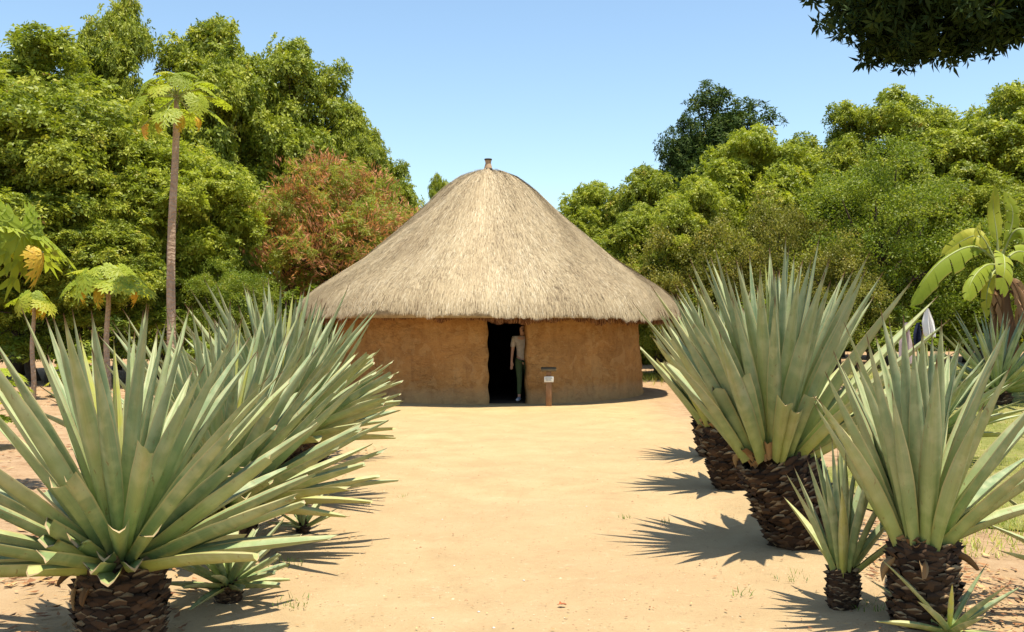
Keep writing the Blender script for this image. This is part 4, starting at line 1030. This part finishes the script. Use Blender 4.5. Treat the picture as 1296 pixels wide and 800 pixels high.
# ---------------------------------------------------------------- banana plant
def banana():
    d = 22.8; x = X(1268, d); gz = float(gh(x, d)); root = empty('banana_plant', (x, d, gz), 'banana plant with broad arching leaves and dry brown skirt at right edge', 'banana plant')
    g = np.random.default_rng(77)
    s = d / F    # metres per photo pixel here
    top = np.array([0, 0, Z(330, d) - gz])
    mb = MB(); tube(mb, [(0.25, 0, -.05), (.2, 0, .8), (.08, 0, 1.5), (0, 0, top[2])], [.17, .15, .12, .07], 16, wob=.03); mb.build('stem', M['bananadry'], root, smooth=True)
    def leaf(pts, W, rnd, mat='banana', seed=1, name='leaf', face=(0, -1, .5), tear=.25):
        gg = np.random.default_rng(seed); pts = np.array(pts, float); n = 30
        # Catmull-Rom style smooth path through the pts
        tt = np.linspace(0, len(pts) - 1, n); ext = np.vstack([2 * pts[0] - pts[1], pts, 2 * pts[-1] - pts[-2]]); Pp = []
        for q in tt:
            i = min(int(q), len(pts) - 2); f = q - i; p0, p1, p2, p3 = ext[i:i + 4]
            Pp.append(.5 * ((2 * p1) + (-p0 + p2) * f + (2 * p0 - 5 * p1 + 4 * p2 - p3) * f * f + (-p0 + 3 * p1 - 3 * p2 + p3) * f ** 3))
        Pp = np.array(Pp); T = nrm(np.gradient(Pp, axis=0)); fc = nrm(face); S_ = nrm(np.cross(T, fc)); Nn = np.cross(S_, T)
        t = np.linspace(0, 1, n); w = .92 * W * np.interp(t, [0, .12, .2, .4, .7, .9, 1], [.02, .04, .55, 1, .9, .55, .03]) / 2
        mb = MB(); drift = 0
        for sg in (-1, 1):
            i = 4
            dr = gg.uniform(.1, .5)
            while i < n - 1:
                k_ = min(n - 1, i + int(gg.integers(2, 6))); idx = np.arange(i, k_ + 1); us = np.array([0, .35, .7, 1.0])
                dr = np.clip(dr + gg.uniform(-.5, .5), .0, 1.1)
                sh = gg.uniform(-.05, .12)
                V = Pp[idx][:, None] + sg * S_[idx][:, None] * (w[idx][:, None] * us * (1 - .25 * dr))[..., None] - np.array([0, 0, 1]) * (w[idx][:, None] * us ** 1.8 * dr)[..., None] + Nn[idx][:, None] * (w[idx][:, None] * .25 * us * (1 - us))[..., None] + T[idx][:, None] * (sh * us)[None, :, None]
                taper = np.ones(len(idx)); taper[0] = .97 if gg.random() < tear else 1
                A = np.zeros(V.shape); A[..., 0] = sg * us; A[..., 1] = t[idx][:, None]; A[..., 2] = np.clip(rnd + gg.uniform(-.1, .1), 0, 1)
                mb.add(V.reshape(-1, 3), grid_faces(4, len(idx)), A.reshape(-1, 3)); i = k_
        o = mb.build(name, M[mat], root, smooth=True)
        mr = MB(); tube(mr, Pp - Nn * .01, np.interp(t, [0, .15, 1], [.045, .028, .006]), 7); mr.build('midrib', M['stalk' if mat == 'banana' else 'bananadry'], o, smooth=True)
    def q(px, py, dy=0): return (X(px, d + dy) - x, dy, Z(py, d + dy) - gz)
    leaf([q(1264, 325), q(1262, 295), q(1258, 265), q(1259, 238, -.1)], .42, .75, seed=1, face=(.2, -1, .1))
    leaf([q(1268, 325), q(1280, 290), q(1282, 265), q(1272, 246, .1)], .36, .5, seed=2, face=(-.4, -1, .3))
    leaf([q(1264, 330), q(1232, 312, -.1), q(1198, 326, -.3), q(1172, 352, -.4), q(1152, 388, -.4)], .62, .35, seed=3)
    leaf([q(1266, 330), q(1285, 292, -.2), q(1310, 296, -.3), q(1335, 325, -.4)], .6, .4, seed=4)
    leaf([q(1262, 332), q(1240, 300, .3), q(1218, 305, .5), q(1195, 322, .6)], .5, .8, seed=5)
    leaf([q(1264, 335), q(1248, 336, -.3), q(1232, 352, -.6), q(1222, 378, -.8)], .5, .45, seed=6)
    leaf([q(1268, 333), q(1290, 318, .2), q(1318, 330, .3), q(1345, 360, .3)], .55, .5, seed=7)
    leaf([q(1262, 338), q(1254, 352, -.2), q(1249, 375, -.3), q(1248, 402, -.3)], .32, .95, seed=8)
    leaf([q(1266, 335), q(1270, 322, -.5), q(1272, 340, -.9), q(1266, 372, -1.0)], .5, .6, seed=9)
    leaf([q(1260, 330), q(1248, 306, -.1), q(1238, 292, -.2), q(1240, 282, -.2)], .28, .85, seed=10)
    for i in range(11):
        px0 = 1268 + g.uniform(-14, 30); dd = g.uniform(-.35, .35); pe = px0 + g.uniform(-12, 22)
        leaf([q(1268, 345 + g.uniform(-5, 25), dd * .3), q(px0, 360 + g.uniform(-8, 20), dd), q((px0 + pe) / 2 + 3, 400, dd * 1.3), q(pe, 430 + g.uniform(0, 28), dd * 1.3)], .26, g.random(), 'bananadry', seed=30 + i, name='dry_leaf', face=(g.uniform(-.8, .8), -1, .2))
banana()

# ---------------------------------------------------------------- laundry on the rear agave
def cloth(px, py, d, w, h, mat, label, seed, tilt=0, pinch=.25):
    g = np.random.default_rng(seed); nx, ny = 13, 18; u = np.linspace(-1, 1, nx); t = np.linspace(0, 1, ny)
    U, T = np.meshgrid(u, t); ww = w / 2 * np.interp(T, [0, .12, .45, .85, 1], [pinch, pinch * 1.6, .9, 1.0, .8])
    x = U * ww + tilt * T * w; z = -T * h - .05 * h * U ** 2 * (1 - T) + .02 * h * np.sin(U * 5 + seed) * T
    y = .028 * np.sin(U * 6.5 + T * 1.5 + seed) * (.4 + T) + .02 * np.cos(U * 11 + seed) + .03 * U ** 2
    V = np.stack([x, y, z], -1).reshape(-1, 3); V2 = V + np.array([0, .012, 0])
    mb = MB(); mb.add(V, grid_faces(nx, ny)); mb.add(V2, grid_faces(nx, ny)[:, ::-1])
    o = mb.build('hanging_cloth', M[mat], None, smooth=True, loc=(X(px, d), d, Z(py, d)))
    return tag(o, label, 'cloth', 'laundry on the agave')
cloth(1174, 390, 11.0, .15, .32, 'whitecloth', 'bright white cloth hanging from the agave leaf tip', 1, tilt=.35)
cloth(1148, 408, 11.1, .17, .46, 'pinkcloth', 'pinkish grey cloth hanging left of the white one', 2)
cloth(1163, 408, 11.25, .12, .26, 'gapcloth', 'navy cloth added for the dark gap beside the white one', 3)  # dark sheet added to fill the dark gap between the cloths

# ---------------------------------------------------------------- small things on the path
def dead_leaf(px, py, s, label, seed, mat='deadleaf'):
    d = CAMZ * F / (py - HZ); x = X(px, d); g = np.random.default_rng(seed); n = 9
    t = np.linspace(0, 1, n); w = s * .34 * np.sin(t * math.pi) ** .7 * (1 + .25 * g.standard_normal(n)); V = []
    for i in range(n):
        for u in (-1, -.4, .3, 1): V.append(((t[i] - .5) * s, u * w[i], .012 + .25 * s * abs(u) ** 1.5 * abs(g.normal(.6, .4)) + .1 * s * math.sin(t[i] * 3)))
    o = mesh('dead_leaf', V, grid_faces(4, n), M[mat], None, True, None, (x, d, float(gh(x, d)))); o.rotation_euler = (0, 0, g.uniform(0, 6))
    tag(o, label, 'leaf')
dead_leaf(711, 770, .05, 'rust-red dead leaf lying alone on the sand path, lower right of centre', 1)
def pebble(px, py, s, seed):
    d = CAMZ * F / (py - HZ); x = X(px, d); g = np.random.default_rng(seed); mb = MB()
    rev(mb, [(0.001, -s * .3), (s * .6, -s * .2), (s, .0), (s * .7, s * .35), (.001, s * .5)], 9)
    mb.V[0] = mb.V[0] * (1 + .12 * g.standard_normal(mb.V[0].shape)); o = mb.build('pebble', M['pebble'], None, True, loc=(x, d, float(gh(x, d)) + s * .2))
    tag(o, 'tiny pale pebble lying on the open sand path', 'pebble', 'pebbles on the path')
for i, (a_, b_) in enumerate(((663, 733), (606, 772), (548, 779), (625, 793), (575, 716), (742, 641), (560, 655))): pebble(a_, b_, .009, i)

# ---------------------------------------------------------------- light, camera, render
sv = nrm([.16, -.16, 1.0])
w = bpy.data.worlds.new('World'); bpy.context.scene.world = w; w.use_nodes = True
nt = w.node_tree; bg = nt.nodes['Background']; sky = nt.nodes.new('ShaderNodeTexSky'); sky.sky_type = 'NISHITA'; sky.sun_disc = False
sky.sun_elevation = math.asin(sv[2]); sky.sun_rotation = math.atan2(sv[0], sv[1]); sky.air_density = 1.0; sky.dust_density = .6; sky.ozone_density = .75
tm = nt.nodes.new('ShaderNodeMix'); tm.data_type = 'RGBA'; tm.blend_type = 'MULTIPLY'; tm.inputs[0].default_value = 1; tm.inputs[7].default_value = (.98, 1.035, 1.0, 1)
nt.links.new(sky.outputs[0], tm.inputs[6]); nt.links.new(tm.outputs[2], bg.inputs[0]); bg.inputs[1].default_value = .112
sd = bpy.data.lights.new('sun', 'SUN'); sd.energy = 4.6; sd.angle = R(.53); sd.color = (1, .92, .76)
so = bpy.data.objects.new('sun', sd); C.objects.link(so)
from mathutils import Vector
so.rotation_euler = Vector(tuple(sv)).to_track_quat('Z', 'Y').to_euler(); so.location = (5, 5, 30)
cd = bpy.data.cameras.new('camera'); cd.sensor_width = 36; cd.lens = 35.0; cd.clip_end = 2000; cd.clip_start = .05
cam = bpy.data.objects.new('camera', cd); C.objects.link(cam); cam.location = (0, 0, CAMZ)
cam.rotation_euler = (R(90) + math.atan((HZ - 400) / F), 0, 0)
sc = bpy.context.scene; sc.camera = cam
sc.view_settings.view_transform = 'Standard'; sc.view_settings.look = 'None'; sc.view_settings.exposure = .95; sc.view_settings.gamma = 1
sc.cycles.use_denoising = True; sc.cycles.max_bounces = 8; sc.cycles.diffuse_bounces = 3; sc.cycles.transmission_bounces = 4; sc.cycles.transparent_max_bounces = 4
